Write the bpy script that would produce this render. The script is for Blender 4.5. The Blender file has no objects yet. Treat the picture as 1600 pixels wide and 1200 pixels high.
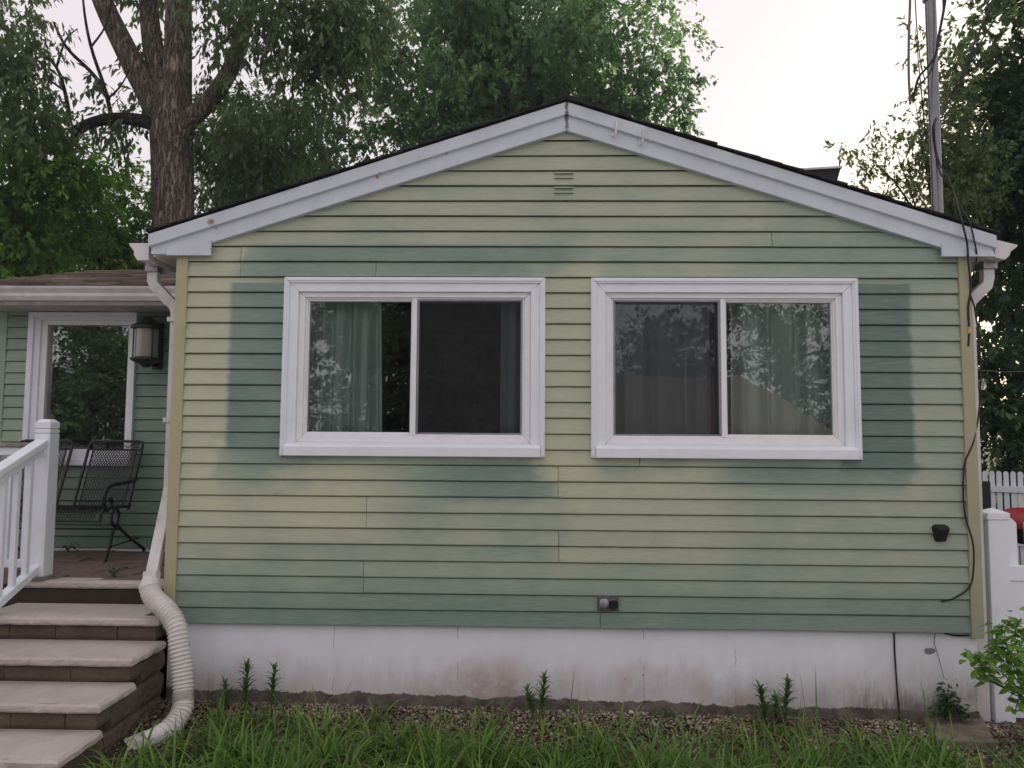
import bpy, bmesh, math, random
import numpy as np
from mathutils import Vector, Matrix, noise as mnoise
random.seed(7); RNG = np.random.default_rng(11)
S = bpy.context.scene; COL = S.collection
R = math.radians
# ------------------------------------------------------------------ camera
yaw, pitch, roll = R(-1.29173615), R(4.22618395), R(0.39505276)
f = Vector((math.sin(yaw), math.cos(yaw), 0)); r = Vector((math.cos(yaw), -math.sin(yaw), 0)); u = Vector((0, 0, 1))
f2 = f*math.cos(pitch)+u*math.sin(pitch); u2 = u*math.cos(pitch)-f*math.sin(pitch)
r3 = r*math.cos(roll)+u2*math.sin(roll); u3 = u2*math.cos(roll)-r*math.sin(roll)
cd = bpy.data.cameras.new('camera'); cam = bpy.data.objects.new('camera', cd); COL.objects.link(cam)
cd.sensor_fit = 'HORIZONTAL'; cd.sensor_width = 36; cd.lens = 1200/1600*36; cd.clip_start = .05; cd.clip_end = 2000
m4 = Matrix.Identity(4)
for i in range(3):
    m4[i][0] = r3[i]; m4[i][1] = u3[i]; m4[i][2] = -f2[i]
m4[0][3], m4[1][3], m4[2][3] = 0, -5.02, 1.18854
cam.matrix_world = m4; S.camera = cam
# ------------------------------------------------------------------ sky: pale evening overcast, sun low behind the house on the right
SUN_EL, SUN_AZ = 14, 38          # azimuth from +Y towards +X
w = bpy.data.worlds.new('World'); S.world = w; w.use_nodes = True
nt = w.node_tree; nt.nodes.clear()
o = nt.nodes.new('ShaderNodeOutputWorld'); bg = nt.nodes.new('ShaderNodeBackground'); sky = nt.nodes.new('ShaderNodeTexSky')
sky.sky_type = 'NISHITA'; sky.sun_disc = False; sky.sun_elevation = R(SUN_EL); sky.sun_rotation = R(SUN_AZ)
sky.air_density = 1; sky.dust_density = 4; sky.ozone_density = 1
mx = nt.nodes.new('ShaderNodeMix'); mx.data_type = 'RGBA'; mx.inputs['Factor'].default_value = .80
mx.inputs[7].default_value = (8.45, 7.6, 7.85, 1)      # the even cloud layer
nt.links.new(sky.outputs[0], mx.inputs[6]); nt.links.new(mx.outputs[2], bg.inputs[0]); bg.inputs[1].default_value = .1
nt.links.new(bg.outputs[0], o.inputs[0])
sd = bpy.data.lights.new('sun', 'SUN'); sun = bpy.data.objects.new('sun', sd); COL.objects.link(sun)
sd.energy = 3.0; sd.angle = R(9); sd.color = (1, .84, .66)
dv = Vector((math.sin(R(SUN_AZ))*math.cos(R(SUN_EL)), math.cos(R(SUN_AZ))*math.cos(R(SUN_EL)), math.sin(R(SUN_EL))))
sun.rotation_euler = dv.to_track_quat('Z', 'Y').to_euler()
S.view_settings.view_transform = 'Standard'; S.view_settings.look = 'None'
S.cycles.use_light_tree = False; S.cycles.caustics_reflective = False; S.cycles.caustics_refractive = False; S.cycles.max_bounces = 5; S.cycles.diffuse_bounces = 3; S.cycles.glossy_bounces = 3; S.cycles.transmission_bounces = 4; S.cycles.transparent_max_bounces = 10
S.view_settings.exposure = 0.35; S.view_settings.gamma = 1; S.view_settings.use_curve_mapping = False
# ------------------------------------------------------------------ material helpers
class NT:
    def __init__(s, name):
        s.m = bpy.data.materials.new(name); s.m.use_nodes = True; s.t = s.m.node_tree; s.t.nodes.clear()
        s.out = s.t.nodes.new('ShaderNodeOutputMaterial'); s._pos = None
    def put(s, sock, v):
        if isinstance(v, bpy.types.NodeSocket): s.t.links.new(v, sock)
        elif isinstance(v, (tuple, list)):
            sock.default_value = tuple(v)+(1,) if len(v) == 3 and len(sock.default_value) == 4 else tuple(v)
        else: sock.default_value = v
    def math(s, op, a, b=None, c=None):
        n = s.t.nodes.new('ShaderNodeMath'); n.operation = op; s.put(n.inputs[0], a)
        if b is not None: s.put(n.inputs[1], b)
        if c is not None: s.put(n.inputs[2], c)
        return n.outputs[0]
    def add(s, a, b): return s.math('ADD', a, b)
    def mul(s, a, b): return s.math('MULTIPLY', a, b)
    def mr(s, x, a, b, c=0., d=1., smooth=True):
        n = s.t.nodes.new('ShaderNodeMapRange'); n.interpolation_type = 'SMOOTHSTEP' if smooth else 'LINEAR'
        for i, v in enumerate((x, a, b, c, d)): s.put(n.inputs[i], v)
        return n.outputs[0]
    def mix(s, fac, a, b, blend='MIX'):
        n = s.t.nodes.new('ShaderNodeMix'); n.data_type = 'RGBA'; n.blend_type = blend
        s.put(n.inputs[0], fac); s.put(n.inputs[6], a); s.put(n.inputs[7], b); return n.outputs[2]
    def pos(s):
        if s._pos is None: s._pos = s.t.nodes.new('ShaderNodeTexCoord').outputs['Object']
        return s._pos
    def wpos(s): return s.t.nodes.new('ShaderNodeNewGeometry').outputs['Position']
    def xyz(s, v=None):
        n = s.t.nodes.new('ShaderNodeSeparateXYZ'); s.put(n.inputs[0], v or s.pos()); return n.outputs
    def scl(s, v, sc, off=(0, 0, 0)):
        n = s.t.nodes.new('ShaderNodeMapping'); s.put(n.inputs[0], v); n.inputs['Scale'].default_value = sc; n.inputs['Location'].default_value = off; return n.outputs[0]
    def noise(s, v, scale, detail=4, rough=.55, col=False):
        n = s.t.nodes.new('ShaderNodeTexNoise'); s.put(n.inputs['Vector'], v); n.inputs['Scale'].default_value = scale
        n.inputs['Detail'].default_value = detail; n.inputs['Roughness'].default_value = rough; return n.outputs[1 if col else 0]
    def vor(s, v, scale, feat='F1', out=0):
        n = s.t.nodes.new('ShaderNodeTexVoronoi'); n.feature = feat; s.put(n.inputs['Vector'], v); n.inputs['Scale'].default_value = scale; return n.outputs[out]
    def rnd(s): return s.t.nodes.new('ShaderNodeObjectInfo').outputs['Random']
    def attr(s, name):
        n = s.t.nodes.new('ShaderNodeAttribute'); n.attribute_name = name; return n.outputs['Fac']
    def ramp(s, x, stops):
        n = s.t.nodes.new('ShaderNodeValToRGB'); s.put(n.inputs[0], x); e = n.color_ramp.elements
        while len(e) < len(stops): e.new(.5)
        for el, (p, c) in zip(e, stops): el.position = p; el.color = tuple(c)+(1,)
        return n.outputs[0]
    def bump(s, h, strength, dist=.01, nrm=None):
        n = s.t.nodes.new('ShaderNodeBump'); n.inputs['Strength'].default_value = strength; n.inputs['Distance'].default_value = dist
        s.put(n.inputs['Height'], h)
        if nrm is not None: s.put(n.inputs['Normal'], nrm)
        return n.outputs[0]
    def bsdf(s, color, rough=.6, spec=.4, metal=0., normal=None, **kw):
        n = s.t.nodes.new('ShaderNodeBsdfPrincipled'); s.put(n.inputs['Base Color'], color); s.put(n.inputs['Roughness'], rough)
        s.put(n.inputs['Specular IOR Level'], spec); s.put(n.inputs['Metallic'], metal)
        if normal is not None: s.put(n.inputs['Normal'], normal)
        for k, v in kw.items(): s.put(n.inputs[k], v)
        return n.outputs[0]
    def done(s, sh): s.t.links.new(sh, s.out.inputs[0]); return s.m
    def mixsh(s, fac, a, b):
        n = s.t.nodes.new('ShaderNodeMixShader'); s.put(n.inputs[0], fac); s.t.links.new(a, n.inputs[1]); s.t.links.new(b, n.inputs[2]); return n.outputs[0]
def plain(name, base, rough=.55, spec=.35, metal=0., nscale=9., amt=.12, bscale=60., bstr=.08, dirt=None, dscale=3., damt=.3, tex='pos'):
    """painted / moulded surface: base colour with soft blotches, fine relief and a little dirt"""
    N = NT(name); p = N.pos() if tex == 'pos' else N.wpos()
    n1 = N.noise(p, nscale, 5)
    c = N.mix(N.mr(n1, .3, .7), tuple(x*(1-amt) for x in base), tuple(min(1, x*(1+amt*.6)) for x in base))
    if dirt:
        d = N.mul(N.mr(N.noise(p, dscale, 8, .68), .48, .72), damt); c = N.mix(d, c, dirt)
    return N.done(N.bsdf(c, N.mr(N.noise(p, nscale*2, 3), .2, .8, max(.05, rough-.1), min(1, rough+.12)), spec, metal, N.bump(N.noise(p, bscale, 4), bstr, .004)))
M = {}
M['vinyl'] = plain('white_vinyl', (.84, .885, .94), .42, .4, dirt=(.56, .54, .52), damt=.14, dscale=4, amt=.03)
M['frame'] = plain('window_vinyl', (.87, .88, .90), .38, .4, dirt=(.6, .56, .52), damt=.15, amt=.03)
M['metal_white'] = plain('white_aluminium', (.72, .70, .70), .4, .45, dirt=(.40, .36, .30), damt=.5, dscale=5, amt=.08)
M['pipe'] = plain('white_plastic_pipe', (.74, .715, .69), .45, .4, dirt=(.45, .40, .33), damt=.4, dscale=6, amt=.06)
M['black_metal'] = plain('black_wrought_iron', (.018, .019, .02), .45, .5, amt=.3, nscale=30)
M['black_plastic'] = plain('black_plastic', (.015, .015, .016), .5, .4, amt=.3)
M['cable'] = plain('black_cable', (.02, .02, .024), .55, .35, amt=.3)
M['wire_grey'] = plain('grey_cable', (.16, .15, .15), .5, .35, amt=.2)
M['steel'] = plain('galvanised_steel', (.19, .19, .205), .2, .5, metal=1., amt=.15, nscale=14, bstr=.04)
M['grey_alu'] = plain('grey_aluminium', (.34, .33, .36), .4, .5, metal=.7, amt=.1)
M['dark'] = plain('dark_interior', (.10, .09, .085), .9, .1, amt=.2)
M['flash'] = plain('dark_flashing', (.022, .022, .025), .6, .3)
M['orange'] = plain('orange_plastic', (.72, .40, .16), .5, .4)
M['red'] = plain('red_enamel', (.36, .022, .028), .35, .5, amt=.15, dirt=(.12, .02, .02), damt=.4)
M['box_grey'] = plain('grey_cast_metal', (.16, .14, .14), .5, .5, metal=.4, amt=.4, nscale=60, dirt=(.03, .025, .02), damt=.9, dscale=40)
M['lid_grey'] = plain('pale_cast_metal', (.42, .40, .41), .45, .5, metal=.4, amt=.3, nscale=60, dirt=(.1, .09, .08), damt=.6, dscale=50)
M['soffit'] = plain('soffit_panel', (.62, .57, .53), .6, .3, dirt=(.3, .26, .22), damt=.4)
M['cork'] = plain('bleached_board', (.30, .27, .24), .9, .15, amt=.35, nscale=20, bscale=90, bstr=.3)
M['slab'] = plain('tan_concrete', (.25, .205, .165), .9, .2, amt=.25, nscale=12, bscale=120, bstr=.4, dirt=(.09, .07, .05), damt=.8, dscale=7)
M['bounce_slab'] = plain('pale_bounce', (.55, .545, .55), .9, .2, amt=.12, nscale=2)  # kept pale so the added slab throws light back at the front wall
M['neighbour_wall'] = plain('taupe_wall', (.42, .34, .29), .8, .2)
M['neighbour_roof'] = plain('brown_roof', (.15, .12, .11), .9, .15, nscale=4)

def siding_mat(name, wing=False):
    N = NT(name); p = N.wpos(); x, y, z = N.xyz(p)
    rn = N.rnd()
    def band(v, a, b, s0, s1): return N.mul(N.mr(v, a-s0, a+s0), N.mr(v, b-s1, b+s1, 1., 0.))
    def box(x0, x1, z0, z1, sx, sz): return N.mul(band(x, x0, x1, sx, sx), band(z, z0, z1, sz, sz))
    streak = N.noise(N.scl(p, (.9, .9, 7)), 1.3, 4, .6)            # along the boards
    cloud = N.noise(p, 1.1, 3, .5)
    jit = N.math('SUBTRACT', N.mul(rn, .20), .10)                   # each board faded a little differently
    teal, green, yel, olive = (.135, .215, .195), (.272, .362, .285), (.575, .585, .395), (.415, .46, .345)
    if wing:
        fade = N.add(N.mul(cloud, .55), N.mr(x, -3.6, -4.6, 0., .35))
        c = N.mix(N.mr(N.add(fade, jit), .15, .8), (.18, .28, .22), (.34, .44, .32))
    else:
        wob = N.add(N.math('SUBTRACT', N.noise(N.scl(p, (1., 1, 1.5)), 1.9, 4, .6), .5), jit)
        wx = N.add(x, N.mul(wob, .7))
        # 0 unfaded .. 1 chalky yellow
        F = N.add(.40, N.mul(wob, .60))
        F = N.add(F, N.mul(band(wx, -2.5, -1.82, .1, .16), N.mul(N.mr(z, .2, .75), .36)))
        F = N.add(F, N.mul(box(.02, .46, .95, 2.35, .05, .1), .30))
        F = N.add(F, N.mul(N.mul(band(wx, -1.7, -.95, .3, .25), band(z, .55, 1.02, .08, .05)), .42))
        F = N.add(F, N.mul(N.mul(band(wx, .2, 1.3, .3, .3), band(z, .42, 1.05, .1, .06)), .22))
        F = N.add(F, N.mul(N.mul(band(wx, -.6, .15, .25, .12), band(z, .8, 1.05, .05, .03)), -.42))
        F = N.add(F, N.mul(N.mul(band(wx, -1.95, .1, .06, .3), band(z, 2.27, 2.48, .02, .02)), -.34))
        F = N.add(F, N.mul(N.mul(band(wx, -1.98, -1.45, .05, .2), band(z, .86, 1.14, .12, .02)), -.40))
        F = N.add(F, N.mul(N.mul(band(wx, 1.35, 2.5, .25, .05), band(z, .90, 1.06, .07, .03)), -.45))
        F = N.add(F, N.mul(N.mul(band(wx, .40, .75, .1, .1), band(z, .93, 1.05, .03, .03)), -.25))
        F = N.add(F, N.mul(N.mr(z, .34, .04), -.50))
        F = N.add(F, N.mul(N.mul(N.mr(x, 1.0, 2.4), N.mr(z, 2.1, 2.4)), -.22))
        F = N.add(F, N.mul(N.mr(z, 2.45, 2.8), .10))
        F = N.add(F, N.mul(N.math('SUBTRACT', streak, .5), .35))
        c = N.ramp(N.mr(F, -.1, 1.0, smooth=False), [(0, (.18, .265, .23)), (.33, green), (.60, (.435, .475, .35)), (1, yel)])
        c = N.mix(N.mul(N.mr(x, .9, 2.3), .35), c, N.mix(.5, c, (.33, .36, .30)))
        c = N.mix(N.mul(N.mr(z, 2.5, 2.9), .30), c, olive)
        # pale unfaded rectangles left by removed shutters
        e1 = N.math('SUBTRACT', N.mul(N.noise(N.scl(p, (1, 1, 6)), 3, 2), .05), .025)
        xe = N.add(x, e1)
        g = N.math('MAXIMUM', N.mul(band(xe, -1.985, -1.5, .022, .02), band(z, 1.12, 2.225, .03, .004)),
                   N.mul(band(xe, 2.0, 2.475, .02, .022), band(z, 1.02, 2.225, .06, .004)))
        gt = N.mix(N.mr(x, 0, .5), N.mix(N.mr(cloud, .35, .65), teal, (.20, .285, .245)), N.mix(N.mr(cloud, .35, .65), (.105, .178, .158), (.132, .205, .178)))
        c = N.mix(N.mul(g, .9), c, gt)
        # dark speckle of mildew low on the right
        sp = N.mul(N.mr(N.vor(p, 9), .055, .03), N.mul(N.mr(x, 2.1, 2.5), N.mr(z, 1.8, 1.2)))
        sp = N.mul(sp, N.mr(N.noise(p, 3, 2), .5, .56))
        c = N.mix(N.mul(sp, .75), c, (.05, .055, .045))
    grime = N.mul(N.mr(N.noise(N.scl(p, (1.5, 1.5, 5)), 3.4, 7, .7), .52, .78), .22)
    c = N.mix(grime, c, (.20, .22, .18))
    grain = N.noise(N.scl(p, (3.2, 3, 75)), 2.2, 5, .62)
    c = N.mix(N.mul(N.mr(grain, .45, .72), .34), c, N.mix(.5, c, (.62, .64, .54)))
    c = N.mix(N.mul(N.mr(grain, .5, .28), .30), c, N.mix(.55, c, (.12, .14, .11)))
    c = N.mix(N.mul(N.mr(N.noise(N.scl(p, (.5, 1, 3.2)), 4.5, 6, .68), .5, .75), .28), c, N.mix(.5, c, (.23, .29, .26)))
    nb = N.bump(grain, .5, .004)
    nb = N.bump(N.noise(p, 2.2, 2), .12, .03, nb)
    return N.done(N.bsdf(c, .52, .32, normal=nb))
M['siding'] = siding_mat('faded_green_siding'); M['wing_siding'] = siding_mat('green_siding', True)

def corner_mat(name, a, b):
    N = NT(name); p = N.wpos(); z = N.xyz(p)[2]
    c = N.mix(N.mr(N.add(z, N.mul(N.noise(p, 2, 3), .5)), -.1, .75), b, a)
    c = N.mix(N.mul(N.mr(N.noise(p, 5, 6), .45, .75), .35), c, tuple(v*.7 for v in a))
    return N.done(N.bsdf(c, .5, .35, normal=N.bump(N.noise(N.scl(p, (60, 60, 3)), 1, 3), .1, .002)))
M['post_l'] = corner_mat('yellowed_corner_post', (.46, .435, .275), (.38, .385, .24))
M['post_r'] = corner_mat('sage_corner_post', (.40, .385, .25), (.27, .34, .22))

def fascia_mat():
    N = NT('white_fascia'); p = N.wpos(); x, y, z = N.xyz(p)
    c = N.mix(N.mr(N.noise(p, 4, 6, .65), .35, .75), (.63, .685, .76), (.56, .60, .66))
    c = N.mix(N.mul(N.mr(N.noise(N.scl(p, (1, 1, 1)), 14, 6, .7), .58, .75), .35), c, (.40, .36, .33))
    for (sx, sz, rr, a) in ((-2.115, 2.62, .035, .95), (-2.09, 2.585, .02, .4), (-1.02, 2.93, .016, .8), (-.56, 3.09, .016, .7), (-1.0, 2.955, .01, .6)):
        d = N.math('SQRT', N.add(N.math('POWER', N.math('SUBTRACT', x, sx), 2), N.math('POWER', N.math('SUBTRACT', z, sz), 2)))
        d = N.add(d, N.mul(N.math('SUBTRACT', N.noise(p, 40, 4), .5), .035))
        c = N.mix(N.mul(N.mr(d, rr, rr*.25), a), c, (.36, .135, .05))
    pk = N.add(N.math('ABSOLUTE', N.math('SUBTRACT', x, .24)), N.mul(N.math('SUBTRACT', N.noise(p, 30, 4), .5), .05))
    c = N.mix(N.mul(N.mul(N.mr(pk, .018, .004), N.mr(z, 3.2, 3.3)), .85), c, (.07, .06, .055))
    return N.done(N.bsdf(c, .42, .4, normal=N.bump(N.noise(p, 9, 3), .1, .01)))
M['fascia'] = fascia_mat()

def foundation_mat():
    N = NT('painted_concrete'); p = N.wpos(); x, y, z = N.xyz(p)
    n1 = N.noise(p, 2.2, 6, .6); n2 = N.noise(N.scl(p, (4, 4, 1)), 3, 7, .7); n3 = N.noise(p, 26, 6, .7)
    c = N.mix(N.mr(n1, .35, .7), (.86, .90, .96), (.81, .83, .88))
    low = N.mr(N.add(z, N.mul(N.math('SUBTRACT', n2, .5), .42)), -.14, -.44)
    c = N.mix(N.mul(low, .48), c, (.45, .37, .335))
    c = N.mix(N.mul(N.mul(N.mr(N.noise(p, 1.5, 3), .5, .68), N.mr(z, -.12, -.3)), .45), c, (.50, .33, .30))
    mil = N.mul(N.mr(N.add(n3, N.mul(low, .16)), .56, .68), N.mr(z, -.2, -.42))
    c = N.mix(N.mul(N.mul(mil, N.mr(N.noise(p, 1.3, 3), .5, .68)), .3), c, (.2, .17, .15))
    edge = N.math('MAXIMUM', N.mr(x, -1.75, -2.25), N.mr(x, 1.55, 2.3))
    c = N.mix(N.mul(N.mul(edge, N.mr(N.add(n2, N.mul(N.math('SUBTRACT', -.36, z), 1.1)), .42, .72)), .75), c, (.10, .085, .06))
    # bare concrete where the paint ends, ragged line
    paint_end = N.add(-.452, N.mul(N.math('SUBTRACT', N.noise(N.scl(p, (1, 1, .2)), 7, 8, .72), .5), .11))
    bare = N.mr(N.math('SUBTRACT', z, N.math('SUBTRACT', paint_end, N.mul(x, .016))), .004, -.004)
    c = N.mix(bare, c, N.mix(N.mr(N.noise(p, 9, 6, .7), .3, .7), (.085, .07, .06), (.22, .19, .165)))
    # a chip of missing paint on the right and hairline cracks
    d = N.math('SQRT', N.add(N.math('POWER', N.math('SUBTRACT', x, 2.545), 2), N.mul(N.math('POWER', N.add(z, .125), 2), 3)))
    c = N.mix(N.mr(N.add(d, N.mul(N.math('SUBTRACT', n3, .5), .05)), .04, .032), c, (.25, .235, .23))
    wv = N.add(x, N.mul(N.math('SUBTRACT', N.noise(N.scl(p, (1, 1, 9)), 1.5, 3), .5), .03))
    for cx in (-1.25, .74, 1.32, -.45):
        k = N.mul(N.mr(N.math('ABSOLUTE', N.math('SUBTRACT', wv, cx)), .0025, .001), N.mr(N.noise(p, 5, 2), .48, .54))
        c = N.mix(N.mul(k, .6), c, (.12, .1, .09))
    c = N.mix(N.mul(N.mr(N.vor(p, 7), .05, .03), N.mr(N.noise(p, 2.7, 2), .55, .6)), c, (.2, .17, .16))
    h = N.add(N.mul(n3, .5), N.mul(N.noise(p, 3, 3), .8))
    return N.done(N.bsdf(c, .75, .25, normal=N.bump(h, .35, .008)))
M['foundation'] = foundation_mat()

def stone_mat(name, a, b, spot, bs=.5):
    N = NT(name); p = N.wpos(); rn = N.rnd()
    c = N.mix(N.mr(N.noise(p, 5, 6, .65), .3, .7), a, b)
    c = N.mix(N.mul(N.mr(N.noise(p, 90, 3), .5, .75), .4), c, spot)
    c = N.mix(N.mul(rn, .45), c, N.mix(.5, c, tuple(v*.55 for v in b)))
    c = N.mix(N.mul(N.mr(N.noise(p, 2.3, 7, .7), .5, .75), .4), c, tuple(v*.5 for v in b))
    return N.done(N.bsdf(c, .88, .2, normal=N.bump(N.add(N.noise(p, 45, 6, .7), N.mul(N.noise(p, 160, 3), .4)), bs, .006)))
M['cap_stone'] = stone_mat('tan_cap_stone', (.63, .57, .525), (.52, .465, .425), (.72, .66, .61), .5)
M['block'] = stone_mat('brown_wall_block', (.115, .085, .066), (.165, .125, .095), (.24, .2, .165), .8)
M['paver'] = stone_mat('porch_paver', (.19, .135, .115), (.25, .185, .155), (.3, .24, .2), .5)
M['joint'] = plain('joint_sand', (.07, .055, .045), .95, .1, bscale=200, bstr=.5)

def shingle_mat(name, a, b):
    N = NT(name); p = N.wpos(); rn = N.rnd()
    v = N.vor(N.scl(p, (5.5, 3, 3)), 1.0, out=1)
    c = N.mix(N.xyz(v)[0], a, b); c = N.mix(N.mul(N.noise(p, 160, 3), .5), c, tuple(x*1.8 for x in b))
    c = N.mix(N.mul(rn, .4), c, tuple(x*.5 for x in a))
    return N.done(N.bsdf(c, .92, .15, normal=N.bump(N.noise(p, 150, 4), .6, .005)))
M['shingle'] = shingle_mat('dark_shingle', (.022, .022, .025), (.04, .038, .042))
M['shingle_brown'] = shingle_mat('brown_shingle', (.085, .068, .06), (.19, .15, .13))

def glass_mat(name, boost):
    N = NT(name); fr = N.t.nodes.new('ShaderNodeFresnel'); fr.inputs[0].default_value = 1.52
    gl = N.t.nodes.new('ShaderNodeBsdfGlossy'); gl.inputs['Roughness'].default_value = .0; gl.inputs['Color'].default_value = (.93, .96, .97, 1)
    N.put(gl.inputs['Normal'], N.bump(N.noise(N.wpos(), 1.6, 2), .05, .02))
    tr = N.t.nodes.new('ShaderNodeBsdfTransparent'); tr.inputs[0].default_value = (.94, .97, .96, 1)
    return N.done(N.mixsh(N.math('MINIMUM', N.mul(fr.outputs[0], boost), 1.), tr.outputs[0], gl.outputs[0]))
M['glass'] = glass_mat('window_glass', 2.2); M['glass_big'] = glass_mat('picture_glass', 3.6)
def screen_mat():
    N = NT('insect_screen'); tr = N.t.nodes.new('ShaderNodeBsdfTransparent')
    d = N.bsdf((.045, .045, .052), .7, .3); return N.done(N.mixsh(.20, tr.outputs[0], d))
M['screen'] = screen_mat()
def curtain_mat(name, col):
    N = NT(name); p = N.pos(); c = N.mix(N.noise(p, 3, 3), tuple(v*.85 for v in col), col)
    d = N.bsdf(c, .9, .1, normal=N.bump(N.noise(p, 400, 2), .2, .001)); t = N.t.nodes.new('ShaderNodeBsdfTranslucent'); N.put(t.inputs[0], c)
    return N.done(N.mixsh(.25, d, t.outputs[0]))
M['curtain'] = curtain_mat('sage_curtain', (.82, .93, .90)); M['curtain_b'] = curtain_mat('grey_blue_curtain', (.74, .82, .86))
def frosted_mat():
    N = NT('frosted_lamp_glass'); p = N.wpos()
    return N.done(N.bsdf((.30, .27, .225), .12, .7, normal=N.bump(N.noise(N.scl(p, (1, 1, .2)), 40, 2), .2, .004)))
M['frosted'] = frosted_mat()
def clear_mat():
    N = NT('clear_bulb_glass'); return N.done(N.bsdf((.85, .87, .88), .05, .6, **{'Transmission Weight': .8}))
M['bulb'] = clear_mat()
def leaf_mat(name, dark, mid, light, trans=.35, rough=.45):
    N = NT(name); a = N.attr('rnd'); c = N.ramp(a, [(0, dark), (.55, mid), (1, light)])
    d = N.bsdf(c, rough, .35); t = N.t.nodes.new('ShaderNodeBsdfTranslucent'); N.put(t.inputs[0], N.mix(.5, c, N.mix(1., c, (1.5, 1.6, .7), 'MULTIPLY')))
    return N.done(N.mixsh(trans, d, t.outputs[0]))
def grass_mat(name, dark, mid, light, trans, rough):
    N = NT(name); c = N.ramp(N.attr('rnd'), [(0, (.30, .235, .12)), (.035, (.26, .22, .10)), (.05, dark), (.5, mid), (1, light)])
    c = N.mix(N.mul(N.mr(N.noise(N.wpos(), 5, 3), .4, .7), .35), c, N.mix(1., c, (.62, .70, .8), 'MULTIPLY'))
    d = N.bsdf(c, rough, .3); t = N.t.nodes.new('ShaderNodeBsdfTranslucent'); N.put(t.inputs[0], c); return N.done(N.mixsh(trans, d, t.outputs[0]))
M['leaf_maple'] = leaf_mat('maple_leaf', (.08, .155, .10), (.16, .295, .155), (.33, .50, .20), .56)
M['leaf_hickory'] = leaf_mat('hickory_leaf', (.085, .14, .07), (.155, .23, .115), (.26, .34, .16), .52)
M['leaf_dark'] = leaf_mat('dark_leaf', (.038, .082, .046), (.076, .142, .07), (.15, .25, .09), .48)
M['leaf_left'] = leaf_mat('left_leaf', (.044, .115, .028), (.135, .285, .055), (.34, .55, .10), .56)
M['leaf_spring'] = leaf_mat('young_leaf', (.09, .14, .06), (.15, .21, .085), (.24, .29, .13), .45)
M['leaf_hyd'] = leaf_mat('hydrangea_leaf', (.10, .22, .04), (.21, .40, .06), (.34, .54, .11), .42, .4)
M['grass'] = grass_mat('lily_grass', (.06, .14, .025), (.14, .285, .048), (.31, .46, .10), .4, .42)
M['lily'] = leaf_mat('lily_leaf', (.05, .13, .035), (.10, .22, .06), (.17, .32, .09), .35, .4)
M['weed'] = leaf_mat('weed_leaf', (.018, .05, .018), (.035, .085, .03), (.07, .14, .045), .25, .5)
M['stem'] = plain('green_stem', (.07, .12, .04), .6, .3, amt=.3)
def bark_mat(name, a, b, dark):
    N = NT(name); p = N.wpos()
    wp = N.scl(p, (1, 1, .13)); w1 = N.noise(wp, 16, 7, .7)
    n = N.t.nodes.new('ShaderNodeVectorMath'); n.operation = 'ADD'; N.put(n.inputs[0], wp); N.put(n.inputs[1], N.scl(N.noise(p, 6, 4, col=True), (.09, .09, .05)))
    w2 = N.math('ABSOLUTE', N.math('SUBTRACT', N.noise(n.outputs[0], 19, 5, .6), .5))
    c = N.mix(N.mr(w1, .35, .65), a, b); c = N.mix(N.mul(N.mr(w2, .075, .0), .9), c, dark)
    c = N.mix(N.mul(N.mr(N.noise(p, 2.5, 5), .5, .7), .35), c, (.16, .165, .14))
    h = N.add(N.mr(w2, 0, .12), N.mul(w1, .7))
    return N.done(N.bsdf(c, .95, .1, normal=N.bump(h, .9, .05)))
M['bark'] = bark_mat('oak_bark', (.215, .172, .142), (.42, .335, .27), (.05, .04, .036))
M['bark_dark'] = bark_mat('dark_bark', (.06, .05, .045), (.10, .085, .075), (.02, .017, .015))
def ground_mat():
    N = NT('soil'); p = N.wpos(); n = N.noise(p, 3, 8, .7)
    c = N.mix(N.mr(n, .35, .7), (.062, .043, .033), (.125, .092, .07)); c = N.mix(N.mul(N.mr(N.vor(p, 38), .35, .1), .5), c, (.26, .2, .165))
    far = N.mr(N.math('ABSOLUTE', N.add(N.xyz(p)[1], 2.)), 3.5, 5.5)
    c = N.mix(far, c, N.mix(N.noise(p, .7, 6), (.035, .06, .02), (.075, .10, .035)))
    return N.done(N.bsdf(c, .95, .1, normal=N.bump(N.add(n, N.vor(p, 55)), .8, .02)))
M['ground'] = ground_mat()
def gravel_mat():
    N = NT('pea_gravel'); a = N.attr('rnd'); c = N.ramp(a, [(0, (.12, .088, .062)), (.35, (.25, .19, .135)), (.7, (.40, .325, .24)), (.93, (.46, .40, .34)), (1, (.62, .58, .52))])
    c = N.mix(N.mul(N.mr(N.noise(N.wpos(), 2.2, 4), .42, .6), .65), c, (.085, .06, .046))
    return N.done(N.bsdf(c, .85, .2, normal=N.bump(N.noise(N.wpos(), 150, 3), .4, .003)))
M['gravel'] = gravel_mat()

def haze_mat():
    m = bpy.data.materials.new('haze'); m.use_nodes = True; t = m.node_tree; t.nodes.clear(); o = t.nodes.new('ShaderNodeOutputMaterial'); v = t.nodes.new('ShaderNodeVolumePrincipled')
    v.inputs['Color'].default_value = (.80, .90, 1, 1); v.inputs['Density'].default_value = .0013; t.links.new(v.outputs[0], o.inputs['Volume']); return m
M['haze'] = haze_mat()
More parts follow.
